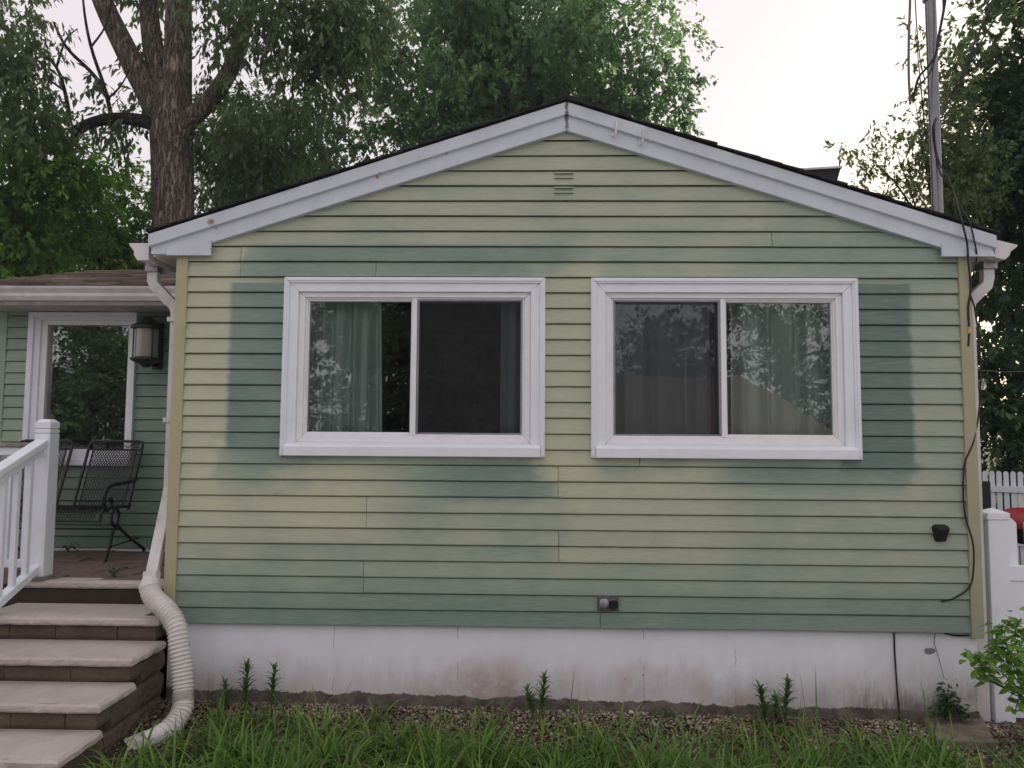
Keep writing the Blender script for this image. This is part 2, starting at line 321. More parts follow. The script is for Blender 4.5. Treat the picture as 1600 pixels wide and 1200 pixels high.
# ------------------------------------------------------------------ mesh helpers (all coordinates in metres, world space)
class MB:
    def __init__(s): s.v = []; s.f = []
    def poly(s, pts, faces):
        b = len(s.v); s.v += [tuple(p) for p in pts]; s.f += [tuple(b+i for i in q) for q in faces]; return s
    def box(s, x0, x1, y0, y1, z0, z1):
        P = [(x0, y0, z0), (x1, y0, z0), (x1, y1, z0), (x0, y1, z0), (x0, y0, z1), (x1, y0, z1), (x1, y1, z1), (x0, y1, z1)]
        return s.poly(P, [(0, 3, 2, 1), (4, 5, 6, 7), (0, 1, 5, 4), (1, 2, 6, 5), (2, 3, 7, 6), (3, 0, 4, 7)])
    def prism(s, poly, d0, d1, axis='y'):
        """poly: points in the plane; extruded along axis. y: (x,z)  x: (y,z)  z: (x,y)"""
        n = len(poly)
        def P(a, b, d): return {'y': (a, d, b), 'x': (d, a, b), 'z': (a, b, d)}[axis]
        pts = [P(a, b, d0) for a, b in poly]+[P(a, b, d1) for a, b in poly]
        return s.poly(pts, [tuple(range(n))[::-1], tuple(range(n, 2*n))]+[(i, (i+1) % n, n+(i+1) % n, n+i) for i in range(n)])
    def ring(s, x0, x1, z0, z1, wl, wr, wb, wt, y0, y1):
        """mitred rectangular frame in the xz plane, front y0, back y1"""
        O = [(x0, z0), (x1, z0), (x1, z1), (x0, z1)]; I = [(x0+wl, z0+wb), (x1-wr, z0+wb), (x1-wr, z1-wt), (x0+wl, z1-wt)]
        for k in range(4):
            j = (k+1) % 4; g = .0009; dx = (O[j][0] > O[k][0])-(O[j][0] < O[k][0]); dz = (O[j][1] > O[k][1])-(O[j][1] < O[k][1])
            mv = lambda q, sg: (q[0]+sg*g*dx, q[1]+sg*g*dz)
            s.prism([mv(O[k], 1), mv(O[j], -1), mv(I[j], -1), mv(I[k], 1)], y0, y1)
        return s
    def tube(s, path, rad, n=8, cap=True, sub=0, flat=None):
        P = [Vector(p) for p in path]
        rr = list(rad) if isinstance(rad, (list, tuple)) else [rad]*len(P)
        if sub:
            Q = []; q = []
            for i in range(len(P)-1):
                p0 = P[max(i-1, 0)]; p1 = P[i]; p2 = P[i+1]; p3 = P[min(i+2, len(P)-1)]
                for k in range(sub):
                    t = k/sub
                    Q.append(.5*((2*p1)+(-p0+p2)*t+(2*p0-5*p1+4*p2-p3)*t*t+(-p0+3*p1-3*p2+p3)*t**3)); q.append(rr[i]*(1-t)+rr[i+1]*t)
            Q.append(P[-1]); q.append(rr[-1]); P, rr = Q, q
        b = len(s.v); up = None
        for i, p in enumerate(P):
            t = (P[min(i+1, len(P)-1)]-P[max(i-1, 0)]).normalized()
            if up is None: up = Vector((0, 0, 1)) if abs(t.z) < .9 else Vector((0, 1, 0))
            a = t.cross(up)
            if a.length < 1e-5: a = t.orthogonal()
            a.normalize(); bb = a.cross(t).normalized(); up = bb
            for k in range(n):
                an = 2*math.pi*(k+.5)/n
                if flat: q = p+a*(math.copysign(flat[0], math.cos(an)))+bb*(math.copysign(flat[1], math.sin(an)))
                else: q = p+(a*math.cos(an)+bb*math.sin(an))*rr[i]
                s.v.append(tuple(q))
        m = len(P)
        for i in range(m-1):
            for k in range(n):
                k2 = (k+1) % n; s.f.append((b+i*n+k, b+i*n+k2, b+(i+1)*n+k2, b+(i+1)*n+k))
        if cap:
            s.f.append(tuple(b+k for k in range(n))[::-1]); s.f.append(tuple(b+(m-1)*n+k for k in range(n)))
        return s
    def lathe(s, prof, c, n=20, axis='z'):
        b = len(s.v)
        for rr, h in prof:
            for k in range(n):
                a = 2*math.pi*k/n
                if axis == 'z': s.v.append((c[0]+rr*math.cos(a), c[1]+rr*math.sin(a), c[2]+h))
                else: s.v.append((c[0]+rr*math.cos(a), c[1]-h, c[2]+rr*math.sin(a)))
        for i in range(len(prof)-1):
            for k in range(n):
                k2 = (k+1) % n; s.f.append((b+i*n+k, b+i*n+k2, b+(i+1)*n+k2, b+(i+1)*n+k))
        s.f.append(tuple(b+k for k in range(n))[::-1]); s.f.append(tuple(b+(len(prof)-1)*n+k for k in range(n)))
        return s
    def build(s, name, mat, parent=None, smooth=False, bevel=0., seg=1, kind=None, label=None):
        me = bpy.data.meshes.new(name); me.from_pydata(s.v, [], s.f); me.materials.append(M[mat] if isinstance(mat, str) else mat)
        bm = bmesh.new(); bm.from_mesh(me); bmesh.ops.recalc_face_normals(bm, faces=bm.faces)
        if bevel:
            bmesh.ops.remove_doubles(bm, verts=bm.verts, dist=1e-5)
            bmesh.ops.bevel(bm, geom=[e for e in bm.edges if e.is_manifold and e.calc_face_angle(0) > .5], offset=bevel, segments=seg, affect='EDGES', profile=.6, clamp_overlap=True)
        bm.to_mesh(me); bm.free()
        if smooth:
            me.polygons.foreach_set('use_smooth', [True]*len(me.polygons)); me.update()
            try: me.set_sharp_from_angle(angle=R(40))
            except Exception: pass
        return link(name, me, parent, kind, label)
def link(name, me, parent=None, kind=None, label=None):
    ob = bpy.data.objects.new(name, me); COL.objects.link(ob)
    if parent is not None:
        ob.parent = parent; ob.matrix_parent_inverse = wm(parent).inverted()
    if kind: ob['kind'] = kind
    if label: ob['label'] = label
    return ob
def wm(o):
    m = o.matrix_basis.copy()
    return m if o.parent is None else wm(o.parent) @ o.matrix_parent_inverse @ m
def thing(name, loc, label, cat, group=None):
    o = bpy.data.objects.new(name, None); COL.objects.link(o); o.location = loc; o.empty_display_size = .2
    return tag(o, label, cat, group)
def tag(o, label, cat, group=None):
    o['label'] = label; o['category'] = cat
    if group: o['group'] = group
    return o
def np_mesh(name, V, F, mat, parent=None, rnd=None, kind=None, smooth=False):
    """V (n,3), F (m,4) or (m,3) numpy arrays; rnd = one value per face"""
    me = bpy.data.meshes.new(name); nv, nf, k = len(V), len(F), F.shape[1]
    me.vertices.add(nv); me.vertices.foreach_set('co', np.ascontiguousarray(V, dtype=np.float32).ravel())
    me.loops.add(nf*k); me.loops.foreach_set('vertex_index', np.ascontiguousarray(F, dtype=np.int32).ravel())
    me.polygons.add(nf); me.polygons.foreach_set('loop_start', np.arange(0, nf*k, k, dtype=np.int32)); me.polygons.foreach_set('loop_total', np.full(nf, k, dtype=np.int32))
    if rnd is not None:
        a = me.attributes.new('rnd', 'FLOAT', 'FACE'); a.data.foreach_set('value', np.ascontiguousarray(rnd, dtype=np.float32))
    if smooth: me.polygons.foreach_set('use_smooth', np.ones(nf, dtype=bool))
    me.materials.append(M[mat]); me.update(calc_edges=True); me.validate()
    return link(name, me, parent, kind)
def hgt(x, y):
    g = -.525-.012*x if y > -1.6 else -.525
    return g+(.10*max(y, -1.4) if y < 0 else -.02)

# ------------------------------------------------------------------ ground
def make_ground():
    xs = sorted(set([-400, -120, -40, -15, -8]+[round(-5+.5*i, 2) for i in range(21)]+[8, 15, 40, 120, 400]))
    ys = sorted(set([-400, -120, -40, -15, -6, -3]+[round(-2+.2*i, 2) for i in range(13)]+[3, 8, 20, 60, 150, 400]))
    V = [(x, y, hgt(max(-4, min(4, x)), y)+(mnoise.noise((x*2.1, y*2.1, 0))*.02 if abs(x) < 6 and -3 < y < .3 else 0)) for y in ys for x in xs]
    n = len(xs); Fs = [(j*n+i, j*n+i+1, (j+1)*n+i+1, (j+1)*n+i) for j in range(len(ys)-1) for i in range(n-1)]
    g = MB().poly(V, Fs).build('ground', 'ground', smooth=True); g['kind'] = 'structure'
make_ground()

bounce_ob = MB().box(-9, 9, -15, -2.35, -.80, -.645).build('bounce_slab', 'bounce_slab'); bounce_ob['kind'] = 'structure'  # out of view, added only to bounce sky light up onto the facade
# ------------------------------------------------------------------ the house
C = .10293; XL, XR = -2.352, 2.866; AX = .238
house = thing('house', (.26, 2.5, -.55), 'small house with faded pale green siding, low gable and two white sliding windows', 'house')
WIN = [(-1.622, .102), (.402, 2.132)]; WZ0, WZ1 = 1.082, 2.258
def roof_z(x): return 3.456-.324*abs(x-AX)
# wall core with openings
wall = MB()
for x0, x1 in ((XL+.01, WIN[0][0]+.06), (WIN[0][1]-.06, WIN[1][0]+.06), (WIN[1][1]-.06, XR-.01)): wall.box(x0, x1, .004, .12, 0, 2.42)
for a, b in WIN: wall.box(a+.06, b-.06, .004, .12, 0, WZ0+.06); wall.box(a+.06, b-.06, .004, .12, WZ1-.06, 2.42)
wall.prism([(XL+.01, 2.421), (XR-.01, 2.421), (XR-.01, 2.50), (AX, 3.36), (XL+.01, 2.50)], .004, .12)
front = wall.build('front_wall', 'dark', house)
def board(name, x0, x1, z0, z1, y, parent, mat, x0t=None, x1t=None, lip=.024, jx=0):
    """one course of clapboard: wedge with a dropped lip, slightly wavy along its length"""
    n = max(1, int((x1-x0)/.22)); ph = random.random()*50
    x0t = x0 if x0t is None else x0t; x1t = x1 if x1t is None else x1t
    V = []; Fs = []
    for i in range(n+1):
        t = i/n; xa = x0+(x1-x0)*t; xb = x0t+(x1t-x0t)*t
        wz = mnoise.noise((xa*.7, z0*3.1, ph))*.0035; wy = mnoise.noise((xa*1.3, z0*5, ph+9))*.0022
        zz1 = z1+.002
        xm = xa+(xb-xa)*.9
        V += [(xa, y-.001, z0+.02+wz), (xa, y-lip+.002+wy, z0+wz+.002), (xa, y-lip+wy, z0+.007+wz), (xm, y-.0115+wy*.5, zz1-.009+wz*.4), (xb, y-.0025, zz1-.003+wz*.4), (xb, y-.0005, zz1+.001)]
    for i in range(n):
        a = i*6; b = a+6
        for k in range(6):
            k2 = (k+1) % 6; Fs.append((a+k, a+k2, b+k2, b+k))
    Fs += [(0, 1, 2, 3, 4, 5), tuple(n*6+k for k in (5, 4, 3, 2, 1, 0))]
    return MB().poly(V, Fs).build(name, mat, parent)
seams = {0: [.46], 2: [-1.06], 3: [-1.06], 4: [.195], 5: [.195], 6: [-1.05], 7: [-1.05], 8: [.19], 9: [.19], 10: [.715], 22: [-1.925, -1.02], 23: [-1.925], 24: [1.59]}
LX, RX = XL+.074, XR-.076
k = 0
while True:
    z0, z1 = k*C, (k+1)*C
    if z0 > 3.24: break
    if z1 < 2.47: segs = [(LX, RX)]; top = None
    else:
        hw = (3.31-z0)/.326; segs = [(max(LX, AX-hw), min(RX, AX+hw))]
    cuts = []
    for a, b in WIN:
        if z1 > WZ0+.06 and z0 < WZ1-.06: cuts.append((a+.018, b-.018))
    for a, b in cuts:
        segs = [q for s0, s1 in segs for q in (((s0, a), (b, s1)) if s0 < a and s1 > b else ((s0, s1),))]
    for sx in seams.get(k, []):
        segs = [q for s0, s1 in segs for q in (((s0, sx-.0016), (sx+.0016, s1)) if s0 < sx < s1 else ((s0, s1),))]
    prev = None
    for j, (s0, s1) in enumerate(segs):
        zt = min(z1, 3.29); hw = max((3.31-z1)/.326, .02)
        t0 = max(s0, AX-hw) if z1 > 2.47 else s0; t1 = min(s1, AX+hw) if z1 > 2.47 else s1
        proud = -.0022 if (prev is not None and s0-prev < .01) else 0
        board('siding_board', s0, s1, z0, zt, proud, front, 'siding', t0, t1); prev = s1
    k += 1
# corner posts
for (a, b, mt) in ((XL, LX+.002, 'post_l'), (RX-.002, XR, 'post_r')):
    m = MB(); m.box(a, b, -.034, -.004, -.03, 2.43)
    out = a if mt == 'post_l' else b
    m.box(min(out, out+(.02 if mt == 'post_l' else -.02)), max(out, out+(.02 if mt == 'post_l' else -.02)), -.0035, .075, -.03, 2.43)
    m.build('corner_post', mt, house, bevel=.003)
# foundation, side and back walls
fd = MB(); fd.box(XL+.02, XR-.02, .018, .2, -.9, -.004); fd.build('foundation', 'foundation', house)
sw = MB()
sw.box(XL+.002, XL+.09, .125, 6, -.9, 2.42); sw.box(XR-.09, XR-.002, .125, 6, -.9, 2.42); sw.box(XL+.1, XR-.1, 5.9, 6, -.9, 2.42)
sw.build('side_wall', 'wing_siding', house)
rm = MB(); rm.box(XL+.1, XR-.1, .13, 3.6, .10, .14); rm.box(XL+.1, XR-.1, 3.6, 3.65, .14, 2.40); rm.box(XL+.1, XR-.1, .13, 3.65, 2.405, 2.42)
rm.build('room', 'dark', house)
# rake boards
def rake(sgn):
    xe = -2.52 if sgn < 0 else 3.006
    def ln(x, off): return 3.456-off-.324*abs(x-AX)
    zc = 2.41
    # lower wide board, cut level at the bottom
    xi = AX+sgn*(3.456-.204-zc)/.324
    lo = [(AX, ln(AX, .098)), (AX, ln(AX, .204)), (xi, zc), (xe, zc), (xe, ln(xe, .098))]
    up = [(AX, ln(AX, .019)), (AX, ln(AX, .104)), (xe+sgn*.012, ln(xe+sgn*.012, .104)), (xe+sgn*.012, ln(xe+sgn*.012, .019))]
    ob = MB().prism(lo, -.045, .002).build('rake_board', 'fascia', house, bevel=.002)
    MB().prism(up, -.068, -.02).build('rake_moulding', 'fascia', ob, bevel=.004, seg=2)
    lip = [(AX, ln(AX, .197)), (AX, ln(AX, .209)), (xi, zc-.004), (xi, zc+.008)]
    MB().prism(lip, -.053, -.001).build('rake_lip', 'fascia', ob)
    # boxed return at the eave
    x0, x1 = (-2.405, -2.112) if sgn < 0 else (2.668, 3.0)
    xo, xi2 = (x0, x1) if sgn < 0 else (x1, x0)
    MB().prism([(xi2, 2.405), (xi2, ln(xi2, .204)+.012), (xo, ln(xi2, .204)+.012-.045), (xo, 2.405)], -.064, -.0455).build('eave_return', 'fascia', house, bevel=.002)
    MB().prism([(xi2+(-.004 if sgn > 0 else .004), 2.397), (xi2+(-.004 if sgn > 0 else .004), 2.407), (xo, 2.407), (xo, 2.397)], -.072, -.0455).build('return_lip', 'fascia', ob)
    # soffit and fascia along the eave
    a, b = (xe+.004, XL) if sgn < 0 else (XR, xe-.004)
    MB().prism([(a, 2.44 if sgn > 0 else 2.395), (b, 2.395 if sgn > 0 else 2.44), (b, 2.41 if sgn > 0 else 2.455), (a, 2.455 if sgn > 0 else 2.41)], -.01, 5.9).build('soffit', 'soffit', house)
    fx = xe
    MB().box(min(fx, fx-sgn*.02), max(fx, fx-sgn*.02), -.02, 5.9, 2.40, ln(xe, .06)).build('eave_fascia', 'metal_white', house)
rake(-1); rake(1)
# roof deck + shingle courses whose ends step along the rake
rf = MB()
rf.prism([(AX, 3.44), (-2.53, 2.545), (-2.53, 2.52), (AX, 3.415)], -.05, 5.95); rf.prism([(AX, 3.44), (3.016, 2.545), (3.016, 2.52), (AX, 3.415)], -.05, 5.95)
roof = rf.build('roof', 'flash', house)
nrow = 20
for sgn in (-1, 1):
    L = 2.775 if sgn < 0 else 2.79
    for i in range(nrow+1):
        a = L*(1-i/nrow)+.012; b = max(a-L/nrow-.035, 0)
        za = 3.456-.324*a+.010+random.uniform(0, .004); zb = 3.456-.324*b-.002
        y0 = -.082+random.uniform(-.012, .012)
        MB().prism([(AX+sgn*a, za-.011), (AX+sgn*a, za), (AX+sgn*b, zb+.004), (AX+sgn*b, zb-.006)], y0, 5.97).build('shingle', 'shingle', roof)
MB().prism([(AX-.13, 3.418), (AX, 3.462), (AX+.13, 3.418), (AX+.13, 3.432), (AX, 3.477), (AX-.13, 3.432)], -.088, 5.98).build('ridge_cap', 'shingle', roof)
# gable vent: four louvre slots
gv = MB().box(.13, .305, -.02, -.004, 2.90, 2.905).build('gable_vent', 'siding', house)
for zc in (2.968, 2.935, 2.868, 2.835):
    MB().prism([(-.030, zc-.004), (-.018, zc+.008), (-.005, zc+.008), (-.005, zc-.004)], .16, .285, 'x').build('louver', 'siding', gv)
    MB().box(.163, .282, -.0225, -.008, zc-.008, zc-.0045).build('slot', 'wing_siding', gv)
# gutters
def gutter(px, sgn, y0, y1, z, tilt=0., parent=house, axis='y'):
    prof = [(0, .115), (0, 0), (.075, 0), (.098, .035), (.098, .06), (.13, .10), (.135, .115), (.128, .115), (.122, .102), (.092, .064), (.092, .037), (.072, .006), (.006, .006), (.006, .115)]
    ct, st = math.cos(tilt), math.sin(tilt)
    P = [(px+sgn*(a*ct-b*st*1), z+(b*ct+a*st)) for a, b in prof] if axis == 'y' else None
    g = MB().prism(P, y0, y1).build('gutter', 'metal_white', parent, bevel=.0015)
    cp = [(0, .115), (0, 0), (.075, 0), (.098, .035), (.098, .06), (.13, .10), (.135, .115)]
    MB().prism([(px+sgn*(a*ct-b*st), z+(b*ct+a*st)) for a, b in cp], y0-.004, y0-.0005).build('end_cap', 'metal_white', g)
    return g
gl = gutter(-2.542, -1, -.03, 5.9, 2.372)
gr = gutter(3.02, 1, -.02, 5.9, 2.405, R(-14))
def downspout(path, name='downspout', hw=(.036, .028), parent=house):
    return MB().tube(path, .03, 4, sub=0, flat=hw)
# left downspout: drop, elbow back to the wall, straight run, kick to the front
dl = downspout([(-2.60, .17, 2.375), (-2.60, .17, 2.27), (-2.585, .17, 2.235), (-2.50, .18, 2.145), (-2.452, .19, 2.10), (-2.437, .19, 2.05), (-2.437, .19, .86), (-2.437, .165, .78), (-2.425, -.03, .34), (-2.42, -.055, .27)]).build('downspout', 'metal_white', house, bevel=.004)
MB().box(-2.645, -2.555, .125, .215, 2.33, 2.38).build('outlet', 'grey_alu', dl, bevel=.004)
for zz in (1.99, 1.30, .60): MB().box(-2.487, -2.352, .145, .235, zz, zz+.03).build('strap', 'metal_white', dl) if zz > .9 else None
# right downspout
dr = downspout([(3.045, .10, 2.41), (3.045, .10, 2.29), (3.035, .10, 2.24), (2.96, .11, 2.165), (2.93, .115, 2.13), (2.922, .12, 2.08), (2.922, .12, -.60)]).build('downspout', 'metal_white', house, bevel=.004)
MB().box(2.998, 3.092, .055, .15, 2.345, 2.40).build('outlet', 'grey_alu', dr, bevel=.004)
# corrugated flexible extension
def corrugated():
    ctrl = [(-2.42, -.06, .30), (-2.415, -.085, .235), (-2.36, -.13, .175), (-2.255, -.18, .115), (-2.175, -.22, .03), (-2.135, -.25, -.09), (-2.105, -.27, -.22), (-2.08, -.30, -.35), (-2.065, -.345, -.435), (-2.09, -.42, -.50), (-2.15, -.49, -.535), (-2.20, -.53, -.55)]
    P = [Vector(p) for p in ctrl]; Q = []
    for i in range(len(P)-1):
        p0 = P[max(i-1, 0)]; p1 = P[i]; p2 = P[i+1]; p3 = P[min(i+2, len(P)-1)]
        for kk in range(40):
            t = kk/40; Q.append(.5*((2*p1)+(-p0+p2)*t+(2*p0-5*p1+4*p2-p3)*t*t+(-p0+3*p1-3*p2+p3)*t**3))
    Q.append(P[-1]); s = 0; out = []; rad = []; last = -1
    for i in range(1, len(Q)):
        s += (Q[i]-Q[i-1]).length
        if s-last < .0028: continue
        last = s; out.append(Q[i])
        if s < .075: rr = .046+.018*min(1, s/.06)                     # smooth collar
        elif s > 1.06: rr = .059
        else:
            pitch_ = .0105 if .80 < s < .90 else .0235
            rr = .0585+.0062*math.sin(2*math.pi*s/pitch_)
        rad.append(rr)
    m = MB(); m.tube(out, rad, 20, cap=False); ob = m.build('flexible_pipe', 'pipe', dl, smooth=True, label='white corrugated flexible extension pipe')
    a = Vector(ctrl[-1]); d = (Vector(ctrl[-1])-Vector(ctrl[-2])).normalized()
    e = MB().tube([a-d*.03, a+d*.05, a+d*.085], .06, 4, cap=False, flat=(.056, .042)); e.build('spout_end', 'pipe', dl)
    MB().tube([(-2.425, -.045, .33), (-2.419, -.065, .265)], .05, 4, cap=False, flat=(.043, .036)).build('collar', 'pipe', dl, bevel=.004)
corrugated()

# ------------------------------------------------------------------ sliding windows
def slider(x0, x1, screen_left):
    z0, z1 = WZ0, WZ1
    wn = MB().ring(x0, x1, z0, z1, .036, .036, .02, .036, -.046, .01).build('window', 'vinyl', house, bevel=.002)
    MB().ring(x0+.0355, x1-.0355, z0+.0195, z1-.0355, .058, .058, .07, .058, -.032, .02).build('casing', 'vinyl', wn, bevel=.002)
    MB().ring(x0+.012, x1-.012, z0+.006, z1-.012, .012, .012, .012, .012, -.052, -.0465).build('casing_lip', 'vinyl', wn, bevel=.001)
    # sloping sill
    MB().prism([(-.066, z0+.002), (-.066, z0+.062), (-.052, z0+.074), (-.033, z0+.08), (-.033, z0+.002)], x0+.03, x1-.03, 'x').build('sill', 'vinyl', wn, bevel=.002)
    ix0, ix1, iz0, iz1 = x0+.094, x1-.094, z0+.09, z1-.094
    MB().ring(ix0, ix1, iz0, iz1, .040, .040, .045, .034, -.008, .10).build('frame', 'frame', wn, bevel=.0025)
    MB().ring(ix0+.04, ix1-.04, iz0+.045, iz1-.034, .014, .014, .012, .012, .006, .10).build('track', 'frame', wn, bevel=.0015)
    gx0, gx1, gz0, gz1 = ix0+.054, ix1-.054, iz0+.057, iz1-.046
    mid = (gx0+gx1)/2
    MB().box(mid-.016, mid+.016, -.004, .05, gz0-.01, gz1+.01).build('meeting_rail', 'frame', wn, bevel=.002)
    # the glazed sash behind the fixed half, and the sliding half behind the screen
    for (a, b, scr) in ((gx0, mid-.0165, screen_left), (mid+.0165, gx1, not screen_left)):
        yy = .052 if scr else .030
        MB().ring(a, b, gz0, gz1, .009, .009, .010, .010, yy-.014, yy+.03).build('sash', 'grey_alu' if scr else 'frame', wn, bevel=.001)
        MB().box(a+.006, b-.006, yy+.005, yy+.009, gz0+.006, gz1-.006).build('pane', 'glass', wn)
        if scr:
            MB().ring(a, b, gz0-.004, gz1+.004, .013, .013, .012, .014, .006, .018).build('screen_frame', 'grey_alu', wn, bevel=.0015)
            MB().box(a+.011, b-.011, .011, .0125, gz0+.006, gz1-.006).build('screen', 'screen', wn)
    return gx0, gx1, gz0, gz1, mid
g1 = slider(*WIN[0], False); g2 = slider(*WIN[1], True)
def curtain(x0, x1, label, mat, folds, y=.165, lean=0., seed=0):
    rs = random.Random(seed); n = folds*12; V = []; Fs = []; ph = [rs.uniform(0, 6) for _ in range(4)]
    zs = [2.36, 2.2, 1.9, 1.6, 1.3, 1.0, .7]
    for j, z in enumerate(zs):
        for i in range(n+1):
            t = i/n; x = x0+(x1-x0)*t+lean*(2.36-z)*(t-.3)
            d = .032*math.sin(2*math.pi*folds*t+ph[0]+.25*j*.3)+.014*math.sin(2*math.pi*folds*1.7*t+ph[1])+.01*math.sin(j*1.1+t*5+ph[2])
            V.append((x, y+d, z))
    nn = n+1; m = len(V); V += [(a, b+.004, c) for a, b, c in V]
    for j in range(len(zs)-1):
        for i in range(n):
            q = (j*nn+i, j*nn+i+1, (j+1)*nn+i+1, (j+1)*nn+i); Fs.append(q); Fs.append(tuple(m+v for v in q[::-1]))
    ob = MB().poly(V, Fs).build('curtain', mat, None, smooth=True); tag(ob, label, 'curtain', 'curtains in the front windows')
curtain(g1[0]-.12, g1[0]+.34, 'sage green curtain at left side of left sliding window, bunched into folds', 'curtain', 4, seed=1)
curtain(g1[0]+.30, g1[0]+.46, 'narrow pale curtain edge hanging beside dark gap in left sliding window', 'curtain', 2, y=.15, lean=.03, seed=5)
curtain(g1[1]-.15, g1[1]+.15, 'grey blue curtain behind the insect screen at right of left window', 'curtain_b', 3, seed=2)
curtain(g2[0]-.12, g2[4]-.04, 'grey blue curtain filling the screened left half of right window', 'curtain_b', 5, seed=3)
curtain(g2[4]+.10, g2[1]+.12, 'teal green curtain in the unscreened right half of right window', 'curtain', 5, seed=4)

# ------------------------------------------------------------------ left wing of the house, set back behind the porch
WY = 1.75
ww = MB(); W0, W1, V0, V1 = -4.49, -3.51, .945, 2.31
ww.box(-4.785, W0+.05, WY+.004, WY+.1, .2, 2.34); ww.box(W1-.05, XL-.002, WY+.004, WY+.1, .2, 2.34); ww.box(W0+.05, W1-.05, WY+.004, WY+.1, .2, V0+.05)
wing = ww.build('wing_wall', 'dark', house)
k = 0
while .222+k*C < 2.32:
    z0 = .222+k*C; z1 = min(z0+C, 2.335)
    if z1 > V0+.03: segs = [(-4.70, W0+.012), (W1-.012, XL-.05)]
    else: segs = [(-4.70, XL-.05)]
    for a, b in segs: board('siding_board', a, b, z0, z1, WY, wing, 'wing_siding')
    k += 1
MB().box(-4.795, -4.695, WY-.028, WY-.002, .2, 2.335).build('corner_post', 'wing_siding', house, bevel=.003)
MB().box(-4.79, XL-.06, WY-.014, WY+.003, .19, .2215).build('starter_strip', 'vinyl', house)
pw = MB().ring(W0, W1, V0, V1, .05, .035, .055, .04, WY-.05, WY+.01).build('window', 'vinyl', house, bevel=.003)
MB().ring(W0+.0495, W1-.0345, V0+.0545, V1-.0395, .055, .02, .04, .03, WY-.03, WY+.02).build('casing', 'vinyl', pw, bevel=.003)
MB().ring(W0+.104, W1-.054, V0+.094, V1-.069, .055, .03, .05, .04, WY-.012, WY+.09).build('frame', 'frame', pw, bevel=.003)
MB().box(W0+.155, W1-.08, WY+.03, WY+.036, V0+.14, V1-.105).build('pane', 'glass_big', pw)
MB().prism([(WY-.07, V0), (WY-.07, V0+.05), (WY-.03, V0+.06), (WY-.03, V0)], W0+.01, W1-.01, 'x').build('sill', 'vinyl', pw, bevel=.003)
br = MB(); br.box(-4.7, XL-.01, 4.5, 4.55, .2, 2.4); br.box(-4.7, XL-.01, WY+.11, 4.5, .19, .21); br.box(-4.78, -4.7, WY+.105, 4.55, .2, 2.4); br.build('room', 'dark', house)
# wing eave: soffit panels, fascia, gutter and shingled roof
EY = 1.36
so = MB().box(-4.97, XL-.004, EY+.004, WY+.1, 2.325, 2.345).build('soffit', 'soffit', house)
for i in range(17):
    x = -4.95+i*.15
    MB().box(x, x+.142, EY+.006, WY-.01, 2.319, 2.3245).build('soffit_panel', 'soffit', so, bevel=.002)
MB().box(-4.97, XL-.005, EY-.02, EY+.003, 2.31, 2.455).build('eave_fascia', 'metal_white', house)
prof = [(0, .115), (0, 0), (.075, 0), (.098, .035), (.098, .06), (.125, .095), (.13, .112), (.118, .112), (.114, .1), (.09, .064), (.09, .037), (.07, .006), (.006, .006), (.006, .115)]
MB().prism([(EY-.022-a, 2.335+b) for a, b in prof], -4.99, XL-.012, 'x').build('gutter', 'metal_white', house, bevel=.002)
wr = MB(); RY, RZ, RXE, HXE = 3.0, 2.975, -4.66, -4.98; ez = 2.455
wr.poly([(HXE, EY-.06, ez), (XL-.02, EY-.06, ez), (XL-.02, RY, RZ), (RXE, RY, RZ), (HXE, 4.7, ez), (HXE, EY-.06, ez-.04), (XL-.02, EY-.06, ez-.04), (XL-.02, RY+1.9, ez)], [(0, 1, 2, 3), (0, 3, 4), (0, 5, 6, 1), (3, 2, 7, 4)])
wroof = wr.build('roof', 'shingle_brown', house)
rows = 13; sl = (RZ-ez)/(RY-EY+.06)
for i in range(rows):
    ya = EY-.075+i*(RY-EY+.06)/rows; yb = ya+(RY-EY+.06)/rows+.02
    za = ez+(ya-EY+.06)*sl; zb = ez+(yb-EY+.06)*sl
    xl = HXE+(ya-EY+.06)/(RY-EY+.06)*(RXE-HXE)
    x = xl
    while x < XL-.03:
        wdt = random.uniform(.22, .36); x2 = min(x+wdt, XL-.025); lift = random.uniform(.004, .018)
        if x2 > -6.3:
            MB().prism([(ya+random.uniform(-.012, .008), za+.002), (ya, za+.008+lift), (yb, zb+.004), (yb, zb-.004)], x, x2-.004, 'x').build('shingle', 'shingle_brown', wroof)
        x = x2

